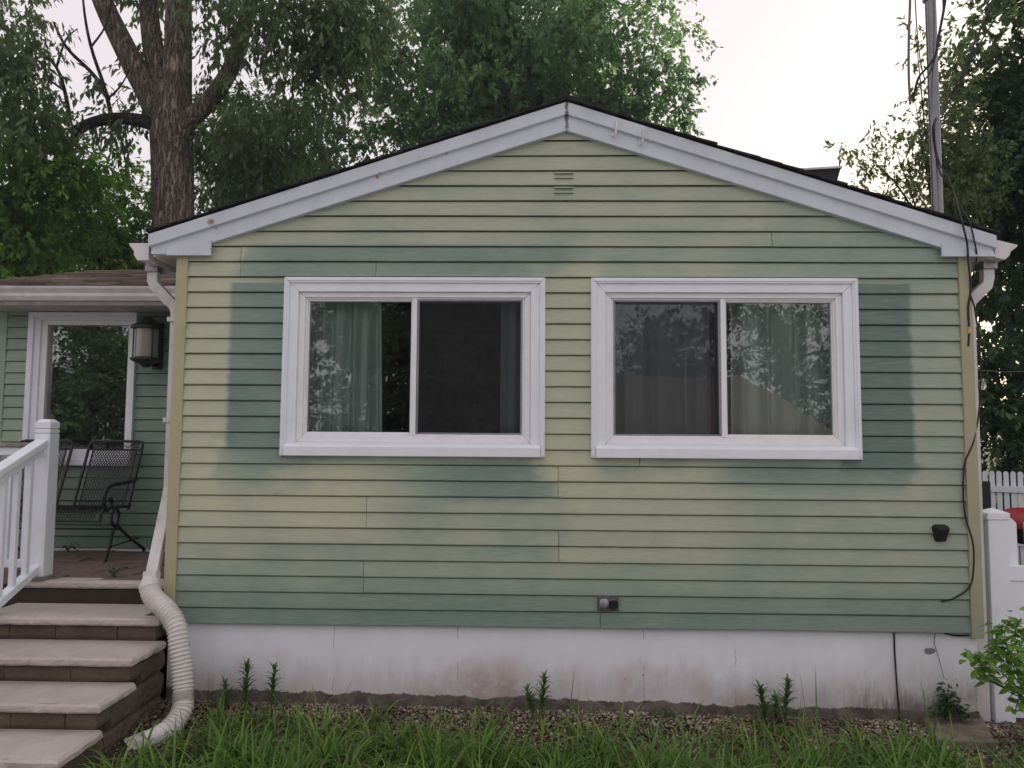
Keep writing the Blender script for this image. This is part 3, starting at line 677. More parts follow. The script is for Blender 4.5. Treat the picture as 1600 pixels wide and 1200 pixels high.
# ------------------------------------------------------------------ porch, steps
porch = MB().box(-6.5, XL-.10, .34, WY-.016, -.6, .158).build('porch', 'joint'); porch['kind'] = 'structure'
pv = None
for j in range(7):
    for i in range(15):
        x = -6.3+i*.30+(.15 if j % 2 else 0); y = .36+j*.198
        if x+.29 > XL-.11: continue
        if pv is None:
            pv = MB().box(0, .292, 0, .19, 0, .042).build('paver', 'paver', porch, bevel=.006); q = pv
        else:
            q = link('paver', pv.data, porch)
        q.location = (x, y, .159+random.uniform(-.003, .004)); q.rotation_euler = (random.uniform(-.012, .012), random.uniform(-.012, .012), random.uniform(-.01, .01))
steps = thing('stone_steps', (-2.85, -.4, -.6), 'flight of tan capped stone block steps leading up to the porch', 'steps')
def rough_box(x0, x1, y0, y1, z0, z1, faces, amp, step=.02, bev=.008, seed=0):
    """box whose named faces are split and broken up like split stone"""
    nx = max(1, int((x1-x0)/step)); ny = max(1, int((y1-y0)/step)); nz = max(2, int((z1-z0)/(step*.6)))
    bm = bmesh.new(); vs = {}
    def V(i, j, k):
        if (i, j, k) not in vs: vs[(i, j, k)] = bm.verts.new((x0+(x1-x0)*i/nx, y0+(y1-y0)*j/ny, z0+(z1-z0)*k/nz))
        return vs[(i, j, k)]
    def quad(a, b, c, d): bm.faces.new((a, b, c, d))
    for i in range(nx):
        for k in range(nz):
            quad(V(i, 0, k), V(i+1, 0, k), V(i+1, 0, k+1), V(i, 0, k+1)); quad(V(i, ny, k), V(i, ny, k+1), V(i+1, ny, k+1), V(i+1, ny, k))
        for j in range(ny):
            quad(V(i, j, 0), V(i, j+1, 0), V(i+1, j+1, 0), V(i+1, j, 0)); quad(V(i, j, nz), V(i+1, j, nz), V(i+1, j+1, nz), V(i, j+1, nz))
    for j in range(ny):
        for k in range(nz):
            quad(V(0, j, k), V(0, j, k+1), V(0, j+1, k+1), V(0, j+1, k)); quad(V(nx, j, k), V(nx, j+1, k), V(nx, j+1, k+1), V(nx, j, k+1))
    for (i, j, k), v in vs.items():
        n = mnoise.fractal(Vector((v.co.x*15+seed, v.co.y*15, v.co.z*18)), 1., 2., 4); n2 = mnoise.noise(Vector((v.co.x*40+seed, v.co.y*40, v.co.z*40)))
        e = abs(k/nz-.5)*2; round_ = bev*2.2*(e**4)
        if 'f' in faces and j == 0: v.co.y += round_+amp*(n*.8+n2*.35+.3)
        if 'r' in faces and i == nx: v.co.x -= round_+amp*(n*.8+n2*.35+.3)
        if k == nz and (('f' in faces and j == 0) or ('r' in faces and i == nx)): v.co.z -= amp*.18*abs(n2)
    bmesh.ops.recalc_face_normals(bm, faces=bm.faces); me = bpy.data.meshes.new('stone'); bm.to_mesh(me); bm.free(); return me
SXL, SXR = -3.46, -2.305
fronts = [.30, -.118, -.475, -.811, -1.167]; RISE = .15
for i, yf in enumerate(fronts):
    zt = .2-RISE*i; xr = SXR if i else XL-.115
    if i == 1: xr = -2.33
    yb = .44 if i == 0 else fronts[i-1]+.055
    if i == 1: yb = .30; 
    xl = SXL-.06; cuts = [xl, xr]
    for a, b in zip(cuts[:-1], cuts[1:]):
        a2 = a+(.004 if a > xl else 0)
        if i == 1 and b == xr:          # notched round the house corner
            me = rough_box(a2, b, yf, -.035, zt-.052, zt, 'fr', .009, seed=i*7)
            me.materials.append(M['cap_stone']); link('tread', me, steps)
            me = rough_box(a2, XL-.115, -.033, yb, zt-.052, zt, '', .0, seed=i*7); me.materials.append(M['cap_stone']); link('tread', me, steps); continue
        me = rough_box(a2, b, yf, yb, zt-.052, zt, 'fr' if b == xr and i else 'f', .009, seed=i*7+int(a*10))
        me.materials.append(M['cap_stone']); link('tread', me, steps)
    # riser blocks under the tread
    x = xl+.02-.12*(i % 2); xe = xr-.035; by = yf+.045
    while x < xe-.02:
        x2 = min(x+random.choice((.30, .40, .40)), xe)
        if xe-x2 < .1: x2 = xe
        me = rough_box(x, x2-.005, by, by+.15, zt-.058-.0925, zt-.0525, 'f'+('r' if x2 == xe else ''), .008, .035, .006, seed=int(x*100)+i)
        me.materials.append(M['block']); link('block', me, steps); x = x2
# block courses of the right cheek wall
for row in range(5):
    z1 = .2-.0585-RISE*row; z0 = z1-RISE+.004
    y = fronts[row]+.045+.152; yend = -.045
    if row == 0: continue
    z1 += 0; off = .12*(row % 2); ys_ = [y]
    while ys_[-1] < .0: ys_.append(min(ys_[-1]+.30-(.15 if len(ys_) == 1 and row % 2 else 0), .012))
    for a, b in zip(ys_[:-1], ys_[1:]):
        if b-a < .04: continue
        me = rough_box(SXR-.25, SXR-.04+random.uniform(-.004, .004), a+.003, b-.003, z0-.0905 if row == 4 else z0, z1, 'r', .012, .035, .008, seed=row*31+int(a*50)); me.materials.append(M['block']); link('block', me, steps)
fill = MB()
for i, yf in enumerate(fronts):
    zt = .2-RISE*i; fill.box(SXL-.03, (SXR if i else XL-.115)-.08 if i != 1 else XL-.12, yf+.10, .33 if i else .33, -.7-.001*i, zt-.062)
fill.build('core', 'joint', steps)

# ------------------------------------------------------------------ white railings
def post(m, x, y, z0, z1, h=.056):
    m.box(x-h, x+h, y-h, y+h, z0, z1-.105)
    m.box(x-h*.93, x+h*.93, y-h*.93, y+h*.93, z1-.104, z1-.098); m.box(x-h, x+h, y-h, y+h, z1-.097, z1-.072); m.box(x-h*.93, x+h*.93, y-h*.93, y+h*.93, z1-.071, z1-.065)
    c = .022; m.box(x-h, x+h, y-h, y+h, z1-.064, z1-c)
    a, b = h, h*.55; m.poly([(x-a, y-a, z1-c+.0005), (x+a, y-a, z1-c+.0005), (x+a, y+a, z1-c+.0005), (x-a, y+a, z1-c+.0005), (x-b, y-b, z1), (x+b, y-b, z1), (x+b, y+b, z1), (x-b, y+b, z1)], [(0, 1, 5, 4), (1, 2, 6, 5), (2, 3, 7, 6), (3, 0, 4, 7), (4, 5, 6, 7), (3, 2, 1, 0)])
PX, PY = -3.42, .37
rail = thing('stair_railing', (PX, -.4, -.4), 'white railing with square newel post sloping down beside the steps', 'railing')
m = MB(); post(m, PX, PY, .225, 1.318); m.build('newel_post', 'vinyl', rail, bevel=.004)
MB().box(PX-.068, PX+.068, PY-.068, PY+.068, .199, .226).build('post_base', 'cork', rail, bevel=.003)
SL = RISE/.355
def along(y): return SL*(y-PY)
def sloped(x0, x1, ya, yb, z, h): return MB().prism([(ya, z+along(ya)), (ya, z+h+along(ya)), (yb, z+h+along(yb)), (yb, z+along(yb))], x0, x1, 'x')
sloped(PX-.045, PX+.045, PY-.055, -1.35, 1.15, .05).build('top_rail', 'vinyl', rail, bevel=.005)
sloped(PX-.026, PX+.026, PY-.056, -1.35, 1.10, .052).build('rail_web', 'vinyl', rail)
sloped(PX-.032, PX+.032, PY-.056, -1.35, .275, .055).build('bottom_rail', 'vinyl', rail, bevel=.004)
for i in range(12):
    y = PY-.165-i*.128
    b = MB().prism([(y-.018, .325+along(y-.018)), (y-.018, 1.11+along(y-.018)), (y+.018, 1.11+along(y+.018)), (y+.018, .325+along(y+.018))], PX-.018, PX+.018, 'x').build('baluster', 'vinyl', rail, bevel=.003)
m = MB(); post(m, PX, -1.40, -.45, .60); m.build('newel_post', 'vinyl', rail, bevel=.004)
pr = thing('porch_railing', (-4.4, .42, .2), 'white porch railing with weathered cap board, running left from the newel post', 'railing')
MB().box(-6.2, PX-.06, PY+.02, PY+.10, 1.06, 1.12).build('top_rail', 'vinyl', pr, bevel=.004)
MB().box(-6.2, PX-.13, PY+.0, PY+.12, 1.121, 1.15).build('cap_board', 'cork', pr, bevel=.004, label='weathered grey cap board')
MB().box(-6.2, PX-.06, PY+.03, PY+.09, .27, .325).build('bottom_rail', 'vinyl', pr, bevel=.004)
for i in range(20):
    x = PX-.16-i*.13; MB().box(x-.018, x+.018, PY+.042, PY+.078, .324, 1.061).build('baluster', 'vinyl', pr, bevel=.003)

# ------------------------------------------------------------------ wrought iron bench on the porch
bench = thing('porch_bench', (-3.95, 1.4, .2), 'black wrought iron mesh bench standing on porch under the picture window', 'bench')
BX1 = -3.375; PW = .47; GAP = .15; rt_ = .0125
def bk(t): return (1.44+.215*t, .60+.56*t)      # back plane y,z
def lattice(P00, P10, P01, P11, pitch=.024, wd=.0026):
    """expanded metal: two families of diagonal strands between four corners"""
    A, B, Cc, D = map(Vector, (P00, P10, P01, P11)); m = MB(); W = (B-A).length; H = (Cc-A).length
    nrm = (B-A).cross(Cc-A).normalized()
    def at(a, b): return A+(B-A)*(a/W)+(Cc-A)*(b/H)
    for fam in (1, -1):
        k0 = -int(H*.6/pitch)-1; k1 = int((W+H*.6)/pitch)+1
        for k in range(k0, k1):
            # line: x = k*pitch + fam*.6*h
            x_at = lambda h: (k*pitch+.6*h) if fam > 0 else (k*pitch+.6*(H-h))
            h0, h1 = 0., H
            pts = []
            for h in np.linspace(0, H, 60):
                if 0 <= x_at(h) <= W: pts.append(h)
            if len(pts) < 2: continue
            a = at(x_at(pts[0]), pts[0]); b = at(x_at(pts[-1]), pts[-1]); d = (b-a).normalized(); s = d.cross(nrm)*wd; t = nrm*wd
            m.poly([a+s+t, a-s+t, b-s+t, b+s+t, a+s-t, a-s-t, b-s-t, b+s-t], [(0, 1, 2, 3), (7, 6, 5, 4), (0, 3, 7, 4), (1, 5, 6, 2)])
    return m
for pi in range(2):
    x1 = BX1-pi*(PW+GAP); x0 = x1-PW
    b = bk
    def BP(x, t): y, z = bk(t); return (x, y, z)
    m = MB(); m.tube([BP(x1, -.02), BP(x1, .93), BP(x1-.01, .985), BP(x1-.045, 1.0), BP(x0+.045, 1.0), BP(x0+.01, .985), BP(x0, .93), BP(x0, -.02)], rt_, 8)
    fr = m.build('back_frame', 'black_metal', bench, smooth=True)
    for pa, pb in ((BP(x1-.045, .0), BP(x1-.045, .87)), (BP(x0+.045, .0), BP(x0+.045, .87)), (BP(x1-.002, .87), BP(x0+.002, .87)), (BP(x1-.002, .1), BP(x0+.002, .1))): MB().tube([pa, pb], .008, 6).build('back_bar', 'black_metal', bench, smooth=True)
    lattice(BP(x0+.045, .0), BP(x1-.045, .0), BP(x0+.045, .87), BP(x1-.045, .87)).build('back_mesh', 'black_metal', bench, kind='stuff')
    for sx, cx in ((1, x1-.06), (-1, x0+.06)):
        sp = []
        for q in range(26):
            a = q*.33; rr = .006+.0022*q*.4
            sp.append(BP(cx+sx*rr*math.cos(a), .935+rr*math.sin(a)/.6))
        sp += [BP(cx-sx*.07, .90), BP(cx-sx*.10, .94)]
        MB().tube(sp, .005, 5).build('scroll', 'black_metal', bench, smooth=True)
sx0, sx1 = BX1-2*PW-GAP, BX1
m = MB(); m.tube([(sx1, 1.47, .615), (sx1, 1.12, .625), (sx1, 1.06, .612), (sx1, 1.025, .575), (sx1, 1.02, .53)], rt_, 8, sub=4); m.tube([(sx0, 1.47, .615), (sx0, 1.12, .625), (sx0, 1.06, .612), (sx0, 1.025, .575), (sx0, 1.02, .53)], rt_, 8, sub=4)
m.tube([(sx0, 1.03, .53), (sx1, 1.03, .53)], .008, 8); m.tube([(sx0, 1.47, .61), (sx1, 1.47, .61)], .011, 8); m.tube([(sx0, 1.06, .608), (sx1, 1.06, .608)], .006, 6)
m.build('seat_frame', 'black_metal', bench, smooth=True)
lattice((sx0+.05, 1.06, .614), (sx1-.05, 1.06, .614), (sx0+.05, 1.46, .612), (sx1-.05, 1.46, .612)).build('seat_mesh', 'black_metal', bench, kind='stuff')
lattice((sx0+.05, 1.028, .535), (sx1-.05, 1.028, .535), (sx0+.05, 1.05, .605), (sx1-.05, 1.05, .605)).build('apron_mesh', 'black_metal', bench, kind='stuff')
for x in (sx1+.012, sx0-.012):
    m = MB(); m.tube([(x, 1.535, .84), (x, 1.46, .822), (x, 1.25, .815), (x, 1.12, .80), (x, 1.05, .745), (x, 1.035, .68), (x, 1.07, .625), (x, 1.12, .62), (x, 1.15, .66), (x, 1.13, .71)], .016, 8, sub=5)
    m.build('armrest', 'black_metal', bench, smooth=True)
    m = MB()
    cs = [(x, 1.22+.055*math.sin(a), .545-.07*math.cos(a)) for a in np.linspace(-2.9, 9.0, 44)]
    m.tube(cs, .011, 6); m.build('spring_coil', 'black_metal', bench, smooth=True)
    for yy in (1.10, 1.70):
        ys = 1 if yy > 1.4 else -1
        MB().tube([(x, 1.26, .475), (x, 1.26+ys*.07, .43), (x, (1.26+yy)/2+ys*.02, .33), (x, yy-ys*.01, .235), (x, yy+ys*.012, .203)], .0125, 8, sub=4).build('leg', 'black_metal', bench, smooth=True)
    MB().tube([(x, 1.15, .315), (x, 1.62, .33)], .0065, 6).build('stretcher', 'black_metal', bench)
MB().tube([(sx0-.012, 1.30, .44), (sx1+.012, 1.30, .44)], .008, 8).build('cross_bar', 'black_metal', bench)

# ------------------------------------------------------------------ wall lantern
lan = thing('wall_lantern', (-3.31, 1.53, 1.80), 'black outdoor wall lantern with pale frosted glass beside the picture window', 'lantern')
lx, ly = -3.315, 1.52
MB().box(lx-.045, lx+.045, WY-.045, WY-.012, 1.80, 2.22).build('back_plate', 'black_metal', lan, bevel=.012, seg=2)
MB().tube([(lx, WY-.03, 1.86), (lx, WY-.08, 1.83), (lx, ly+.03, 1.845)], .013, 8, sub=4).build('arm', 'black_metal', lan, smooth=True)
MB().tube([(lx, WY-.03, 2.13), (lx, WY-.09, 2.20), (lx, ly+.07, 2.19)], .011, 8, sub=4).build('arm', 'black_metal', lan, smooth=True)
MB().lathe([(.0, .0), (.03, .0), (.04, .02), (.055, .028), (.10, .045), (.128, .062), (.128, .078), (.10, .085), (.0, .086)], (lx, ly, 1.80), 24).build('base', 'black_metal', lan, smooth=True)
MB().lathe([(.094, .0), (.094, .245)], (lx, ly, 1.887), 24).build('glass', 'frosted', lan, smooth=True)
MB().lathe([(.105, .0), (.132, .004), (.132, .022), (.115, .035), (.082, .05), (.072, .075), (.045, .085), (.04, .10), (.0, .102)], (lx, ly, 2.132), 24).build('cap', 'black_metal', lan, smooth=True)
for a in (40, 140, 220, 320):
    MB().tube([(lx+.108*math.cos(R(a)), ly+.108*math.sin(R(a)), 1.88), (lx+.108*math.cos(R(a)), ly+.108*math.sin(R(a)), 2.14)], .006, 6).build('bar', 'black_metal', lan)

# ------------------------------------------------------------------ small fittings on the front wall
ol = thing('outdoor_outlet', (.51, -.02, .115), 'grey metal outdoor outlet box low on the siding with one flap open', 'outlet')
MB().box(.442, .578, -.034, -.008, .112, .205).build('cover_plate', 'box_grey', ol, bevel=.006, seg=2)
MB().lathe([(.030, .0), (.031, .008), (.026, .014), (.018, .018), (.0, .019)], (.484, -.034, .163), 18, 'y').build('closed_lid', 'lid_grey', ol, smooth=True)
MB().lathe([(.030, .0), (.032, .012), (.027, .012), (.026, .002), (.0, .001)], (.540, -.034, .155), 18, 'y').build('socket_well', 'black_plastic', ol, smooth=True)
MB().poly([(.54+.031*math.cos(a), -.038-.018*(1+math.sin(a))*(yy), .181+.022*math.sin(a)*.8) for yy in (1, 1.35) for a in np.linspace(0, math.pi, 9)], [tuple(range(9)), tuple(range(17, 8, -1))]+[(i, i+1, i+10, i+9) for i in range(8)]).build('open_flap', 'lid_grey', ol)
vc = thing('plug_cover', (2.616, -.03, .57), 'black bell shaped cable cover on the siding near right corner', 'cover')
def bell():
    V = []; Fs = []; lev = [(0, .026, .010), (.008, .036, .030), (.04, .042, .044), (.058, .045, .047), (.066, .051, .054), (.09, .053, .056), (.102, .045, .042), (.109, .03, .02)]
    n = 12
    for dz, hw, dp in lev:
        for i in range(n):
            a = math.pi*i/(n-1); V.append((2.616-hw*math.cos(a), -.016-dp*math.sin(a)**.6 if 0 < i < n-1 else -.012, .567+dz))
    for j in range(len(lev)-1):
        for i in range(n-1): Fs.append((j*n+i, j*n+i+1, (j+1)*n+i+1, (j+1)*n+i))
    Fs += [tuple(range(n)), tuple((len(lev)-1)*n+i for i in range(n))]
    return MB().poly(V, Fs)
bell().build('cover_body', 'black_plastic', vc, smooth=True)
for dx in (-.055, .06): MB().lathe([(.004, 0), (.004, .006), (.0, .007)], (2.616+dx, -.010, .60), 8, 'y').build('screw', 'box_grey', vc)
for i, (hx, hz) in enumerate(((.565, 3.235), (.742, 3.175))):
    hk = MB().tube([(hx+.006, -.046, hz+.07), (hx+.006, -.075, hz+.06), (hx, -.088, hz+.02), (hx-.008, -.082, hz-.024), (hx-.02, -.068, hz-.034), (hx-.024, -.058, hz-.012)], .008, 8, sub=3).build('hook', 'metal_white', None, smooth=True)
    tag(hk, ('small white metal hook on the rake board, nearer to the gable peak', 'small white metal hook on the rake board, farther from the gable peak')[i], 'hook', 'hooks on the gable trim')
# low roof hood seen over the right slope
hood = thing('roof_hood', (2.6, 2.0, 2.7), 'dark flat topped hood rising above the right roof slope', 'roof hood')
hd = MB(); hd.poly([(2.30, 1.95, 2.8), (2.56, 1.95, 2.7), (2.56, 2.7, 2.7), (2.30, 2.7, 2.8), (2.34, 1.9, 3.66), (2.835, 1.9, 3.69), (2.835, 2.8, 3.69), (2.34, 2.8, 3.66)], [(0, 1, 5, 4), (1, 2, 6, 5), (2, 3, 7, 6), (3, 0, 4, 7), (4, 5, 6, 7), (3, 2, 1, 0)])
hd.build('hood_body', 'flash', hood)
MB().prism([(2.33, 3.662), (2.845, 3.692), (2.845, 3.71), (2.33, 3.68)], 1.88, 2.82).build('hood_trim', 'metal_white', hood)

# ------------------------------------------------------------------ service mast and cables
mast = thing('service_mast', (2.907, .42, 1.4), 'tall galvanised steel service mast rising past the right eave', 'mast')
MB().tube([(2.907, .42, 1.4), (2.907, .42, 5.6)], .037, 20).build('pole', 'steel', mast, smooth=True)
MB().box(2.862, 2.945, .39, .45, 4.40, 4.45).build('clamp', 'grey_alu', mast, bevel=.005)
MB().box(2.862, 2.945, .38, .46, 1.75, 1.79).build('clamp', 'grey_alu', mast, bevel=.005)
def ray_pt(px, py, Y):
    d = f2+r3*((px-800)/1200)+u3*((600-py)/1200); t = (Y+5.02)/d.y
    return (t*d.x, Y, 1.18854+t*d.z)
def cable(pts, rad, mat, label, Y=None, cat='cable'):
    P = [ray_pt(a, b, (c if c is not None else Y)) for a, b, c in [(p+(None,))[:3] for p in pts]]
    return tag(MB().tube(P, rad, 6, sub=5).build('cable', mat, None, smooth=True), label, cat, 'service cables by the mast')
cable([(1421, -40), (1422, 0), (1420, 60), (1420, 120), (1422, 155), (1422, 163)], .0085, 'wire_grey', 'thick grey cable end hanging left of the steel mast', .36)
cable([(1428, -40), (1430, 0), (1433, 50), (1438, 95), (1445, 125)], .004, 'cable', 'thin dark wire hanging between grey cable and steel mast', .34)
cable([(1482, -40), (1477, 0), (1472, 30), (1466, 60), (1462, 85), (1450, 104), (1436, 120), (1430, 140), (1427, 156)], .009, 'cable', 'thick black cable looping across the steel mast to the left', .33)
cable([(1470, -30), (1474, 10), (1469, 50), (1461, 90), (1452, 115), (1438, 132), (1424, 150)], .006, 'cable', 'thinner black cable looping across the steel mast', .32)
cable([(1570, -40), (1552, 0), (1524, 65), (1500, 122), (1474, 166), (1460, 190, .34), (1458, 212, .33), (1463, 245, .33), (1470, 272, .3), (1484, 285, .2), (1494, 313, .05), (1503, 346, -.09), (1511, 380, -.09), (1513, 410, -.07), (1517, 450, -.04), (1513, 480, -.04), (1514, 515, -.035), (1513, 541, -.035)], .0065, 'cable', 'black cable running from upper right past the mast and ending at orange splice', .6)
cable([(1586, -30), (1560, 20), (1530, 70), (1502, 125), (1476, 170), (1461, 192, .32), (1461, 225, .33), (1468, 255, .33), (1480, 275, .25), (1497, 315, .05), (1514, 345, -.08), (1522, 375, -.08), (1526, 402, -.06), (1520, 432, -.02), (1516, 458, -.035), (1523, 482, -.035), (1529, 530, -.02), (1532, 580, -.02), (1530, 640, -.02), (1521, 690, -.033), (1508, 722, -.035), (1505, 760, -.035), (1508, 805, -.036), (1520, 848, -.034), (1521, 888, -.034), (1515, 917, -.036), (1492, 934, -.026), (1471, 940, -.02)], .0058, 'cable', 'long black cable winding down the right corner post and into siding', .6)
cable([(1397, 988, .010), (1398, 1020, .008), (1402, 1080, .006), (1406, 1125, 0.0)], .0052, 'cable', 'short black cable running straight down the foundation', None)
cable([(1475, 989, .008), (1492, 993, .004), (1514, 993, -.01)], .005, 'cable', 'black cable tucked under the bottom siding edge at right corner', None)
cable([(1461, 990, .012), (1460, 1005, .01), (1466, 1025, .008), (1475, 1060, 0.0)], .002, 'wire_grey', 'hair thin loose wire against the right end of foundation', None)
sp = MB().tube([ray_pt(1515, 511, -.036), ray_pt(1515, 521, -.036)], .012, 10).build('wire_splice', 'orange', None, smooth=True); tag(sp, 'small orange wire splice on the right corner post', 'splice')
bl = thing('hanging_bulb', ray_pt(1535, 590, .3), 'small clear glass bulb hanging on a wire right of house', 'bulb')
bp = Vector(ray_pt(1536, 603, .3))
MB().tube([ray_pt(1518, 462, .05), ray_pt(1527, 510, .3), ray_pt(1533, 560, .3), tuple(bp+Vector((0, 0, .05)))], .002, 5, sub=4).build('wire', 'cable', bl)
MB().lathe([(.008, .05), (.011, .03), (.019, .012), (.022, -.005), (.017, -.022), (.006, -.03), (0, -.031)], bp, 14).build('bulb_glass', 'bulb', bl, smooth=True)
MB().tube([ray_pt(1519, 578, .3), ray_pt(1570, 581, .6), ray_pt(1640, 579, 1.)], .0018, 5).build('wire', 'wire_grey', bl)

# ------------------------------------------------------------------ white fences on the right
fe = thing('vinyl_fence', (3.05, .12, -.62), 'white vinyl gate fence with thick capped post beside the house corner', 'fence')
fx, fy, h = 3.045, .145, .064
MB().box(fx-h, fx+h, fy-h, fy+h, -.75, .735).build('post', 'vinyl', fe, bevel=.006, seg=2)
hc = .073; m = MB().box(fx-hc, fx+hc, fy-hc, fy+hc, .70, .742)
m.poly([(fx-hc, fy-hc, .7425), (fx+hc, fy-hc, .7425), (fx+hc, fy+hc, .7425), (fx-hc, fy+hc, .7425), (fx, fy, .772)], [(0, 1, 4), (1, 2, 4), (2, 3, 4), (3, 0, 4), (3, 2, 1, 0)]); m.build('post_cap', 'vinyl', fe, bevel=.003)
MB().box(fx+h, fx+1.4, fy-.02, fy+.02, .30, .40).build('rail', 'vinyl', fe, bevel=.004); MB().box(fx+h, fx+1.4, fy-.02, fy+.02, -.45, -.36).build('rail', 'vinyl', fe, bevel=.004)
def picket(name, x, y, wd, z0, z1, parent, th=.012, rnd=False):
    if rnd: top = [(x+wd/2*math.cos(a), z1-wd/2+wd/2*math.sin(a)) for a in np.linspace(0, math.pi, 7)]
    else: top = [(x+wd/2, z1-.03), (x+wd/2-.03, z1), (x-wd/2+.03, z1), (x-wd/2, z1-.03)]
    return MB().prism([(x-wd/2, z0), (x+wd/2, z0)]+top, y-th, y+th).build(name, 'vinyl', parent)
for i in range(8): picket('picket', fx+h+.06+i*.15, fy+.034, .09, -.58, .70, fe)
MB().box(fx+h, fx+1.4, fy-.008, fy+.008, -.36, .30).build('panel', 'vinyl', fe)
picket('picket', 2.962, fy+.12, .045, -.6, .62, fe)
pf = thing('picket_fence', (6.5, 6.2, -.6), 'white picket fence with rounded tops in the yard behind the house corner', 'fence')
def fpt(t): return (5.7+t*math.cos(R(-28)), 6.9+t*math.sin(R(-28)))
ang = R(-28)
def frame_obj(o, x, y): o.location = (x, y, 0); o.rotation_euler = (0, 0, ang)
pm = None
for i in range(36):
    x, y = fpt(.13+i*.086)
    if pm is None: pm = picket('picket', 0, 0, .064, -.55, .80, pf, .01, True); o = pm
    else: o = link('picket', pm.data, pf)
    pp = Matrix.Translation((x, y, 0)) @ Matrix.Rotation(ang, 4, 'Z'); o.matrix_basis = pp
for z in (.50, -.25):
    o = MB().box(0, 3.2, -.035, -.0105, z, z+.09).build('rail', 'vinyl', pf); o.matrix_basis = Matrix.Translation((*fpt(0), 0)) @ Matrix.Rotation(ang, 4, 'Z')
m = MB(); post(m, 5.68, 6.9, -.6, .86, .062); m.build('post', 'vinyl', pf, bevel=.004)
bb = thing('black_speaker_box', ray_pt(1538, 800, 5.5), 'black upright box standing in front of white picket fence', 'box')
a = ray_pt(1526, 752, 5.5); b = ray_pt(1550, 797, 5.5)
MB().box(a[0]-.1, b[0], 5.5, 5.8, b[2], a[2]).build('box_body', 'black_plastic', bb, bevel=.02, seg=2); MB().box(a[0]-.1, b[0]+.04, 5.46, 5.85, -.55, b[2]-.004).build('stand', 'box_grey', bb, bevel=.01)
kg = thing('kettle_grill', ray_pt(1590, 850, 4.6), 'red rounded lid of a kettle grill behind the white fence post', 'grill')
c = Vector(ray_pt(1598, 822, 4.6)); MB().lathe([(.30, -.01), (.305, .02), (.285, .09), (.235, .16), (.15, .205), (.06, .222), (0, .225)], c, 28).build('lid', 'red', kg, smooth=True)
MB().lathe([(0, -.22), (.12, -.2), (.22, -.13), (.28, -.05), (.295, -.012), (0, -.011)], c, 28).build('bowl', 'black_plastic', kg, smooth=True)
for a in (90, 210, 330): MB().tube([tuple(c+Vector((.2*math.cos(R(a)), .2*math.sin(R(a)), -.15))), (c.x+.33*math.cos(R(a)), c.y+.33*math.sin(R(a)), -.55)], .013, 8).build('leg', 'grey_alu', kg)
sl_ = tag(MB().prism([(2.50, .06), (2.90, .10), (2.72, -.36), (2.40, -.33)], -.66, -.535, 'z').build('paving_slab', 'slab', None, bevel=.008), 'tan concrete slab lying on the ground below the right house corner', 'slab')

# ------------------------------------------------------------------ foliage
def leaf_quads(P, D, Nn, size, asp=.55):
    """diamond leaves: position P, axis D, normal N (n,3), size (n,)"""
    D = D/np.linalg.norm(D, axis=1, keepdims=True); W = np.cross(D, Nn); W /= (np.linalg.norm(W, axis=1, keepdims=True)+1e-9)
    U = np.cross(W, D); s = size[:, None]
    V = np.stack([P, P+D*s*.42+W*s*asp*.5+U*s*.06, P+D*s, P+D*s*.42-W*s*asp*.5+U*s*.06], 1).reshape(-1, 3)
    n = len(P); F = np.arange(n*4).reshape(n, 4); return V, F
def clump_leaves(centers, radii, per, size, droop=.5, flat=.75, asp=.55):
    Ps, Ds, Ns, Ss, Rs = [], [], [], [], []
    for c, rad in zip(centers, radii):
        k = 11; m = max(3, int(per*rad**2/k)); d = RNG.normal(size=(m, 3)); d /= np.linalg.norm(d, axis=1, keepdims=True)
        rr = rad*np.power(RNG.random(m), .42)
        bump_ = 1+.30*np.sin(d[:, 0]*5+c[0]*3)*np.sin(d[:, 1]*5+c[1]*2)+.22*np.sin(d[:, 2]*7+c[2])
        Q = np.array(c)+d*(rr*bump_)[:, None]*np.array([1, 1, flat])                 # spray origins
        T = d*.8+RNG.normal(size=(m, 3))*.5+np.array([0, 0, -droop*.5]); T /= np.linalg.norm(T, axis=1, keepdims=True)
        n = m*k; tt = np.tile(np.linspace(0, 1, k), m); Qr = np.repeat(Q, k, 0); Tr = np.repeat(T, k, 0)
        P = Qr+Tr*(tt*size*1.7)[:, None]+RNG.normal(size=(n, 3))*size*.22
        D = Tr*.7+RNG.normal(size=(n, 3))*.55+np.array([0, 0, -droop]); N = np.repeat(d, k, 0)*.4+RNG.normal(size=(n, 3))*.3+np.array([0, 0, .85])
        t = RNG.random()**1.5; ts = np.repeat(RNG.normal(0, .14, m), k)
        Ps.append(P); Ds.append(D); Ns.append(N); Ss.append(size*RNG.uniform(.6, 1.2, n)*np.repeat(RNG.uniform(.8, 1.15, m), k))
        Rs.append(np.clip(.16+t*.55+ts+RNG.normal(0, .08, n), 0, 1))
    P, D, N, Sz, Rn = map(np.concatenate, (Ps, Ds, Ns, Ss, Rs)); V, F = leaf_quads(P, D, N, Sz, asp); return V, F, Rn
def crown_centers(c, rad, n, rmin, rmax, shell=.55):
    C_, R_ = [], []
    for i in range(n):
        d = RNG.normal(size=3); d /= np.linalg.norm(d); t = RNG.uniform(shell, 1) if RNG.random() < .75 else RNG.uniform(.1, shell)
        C_.append(np.array(c)+d*np.array(rad)*t); R_.append(RNG.uniform(rmin, rmax))
    return C_, R_
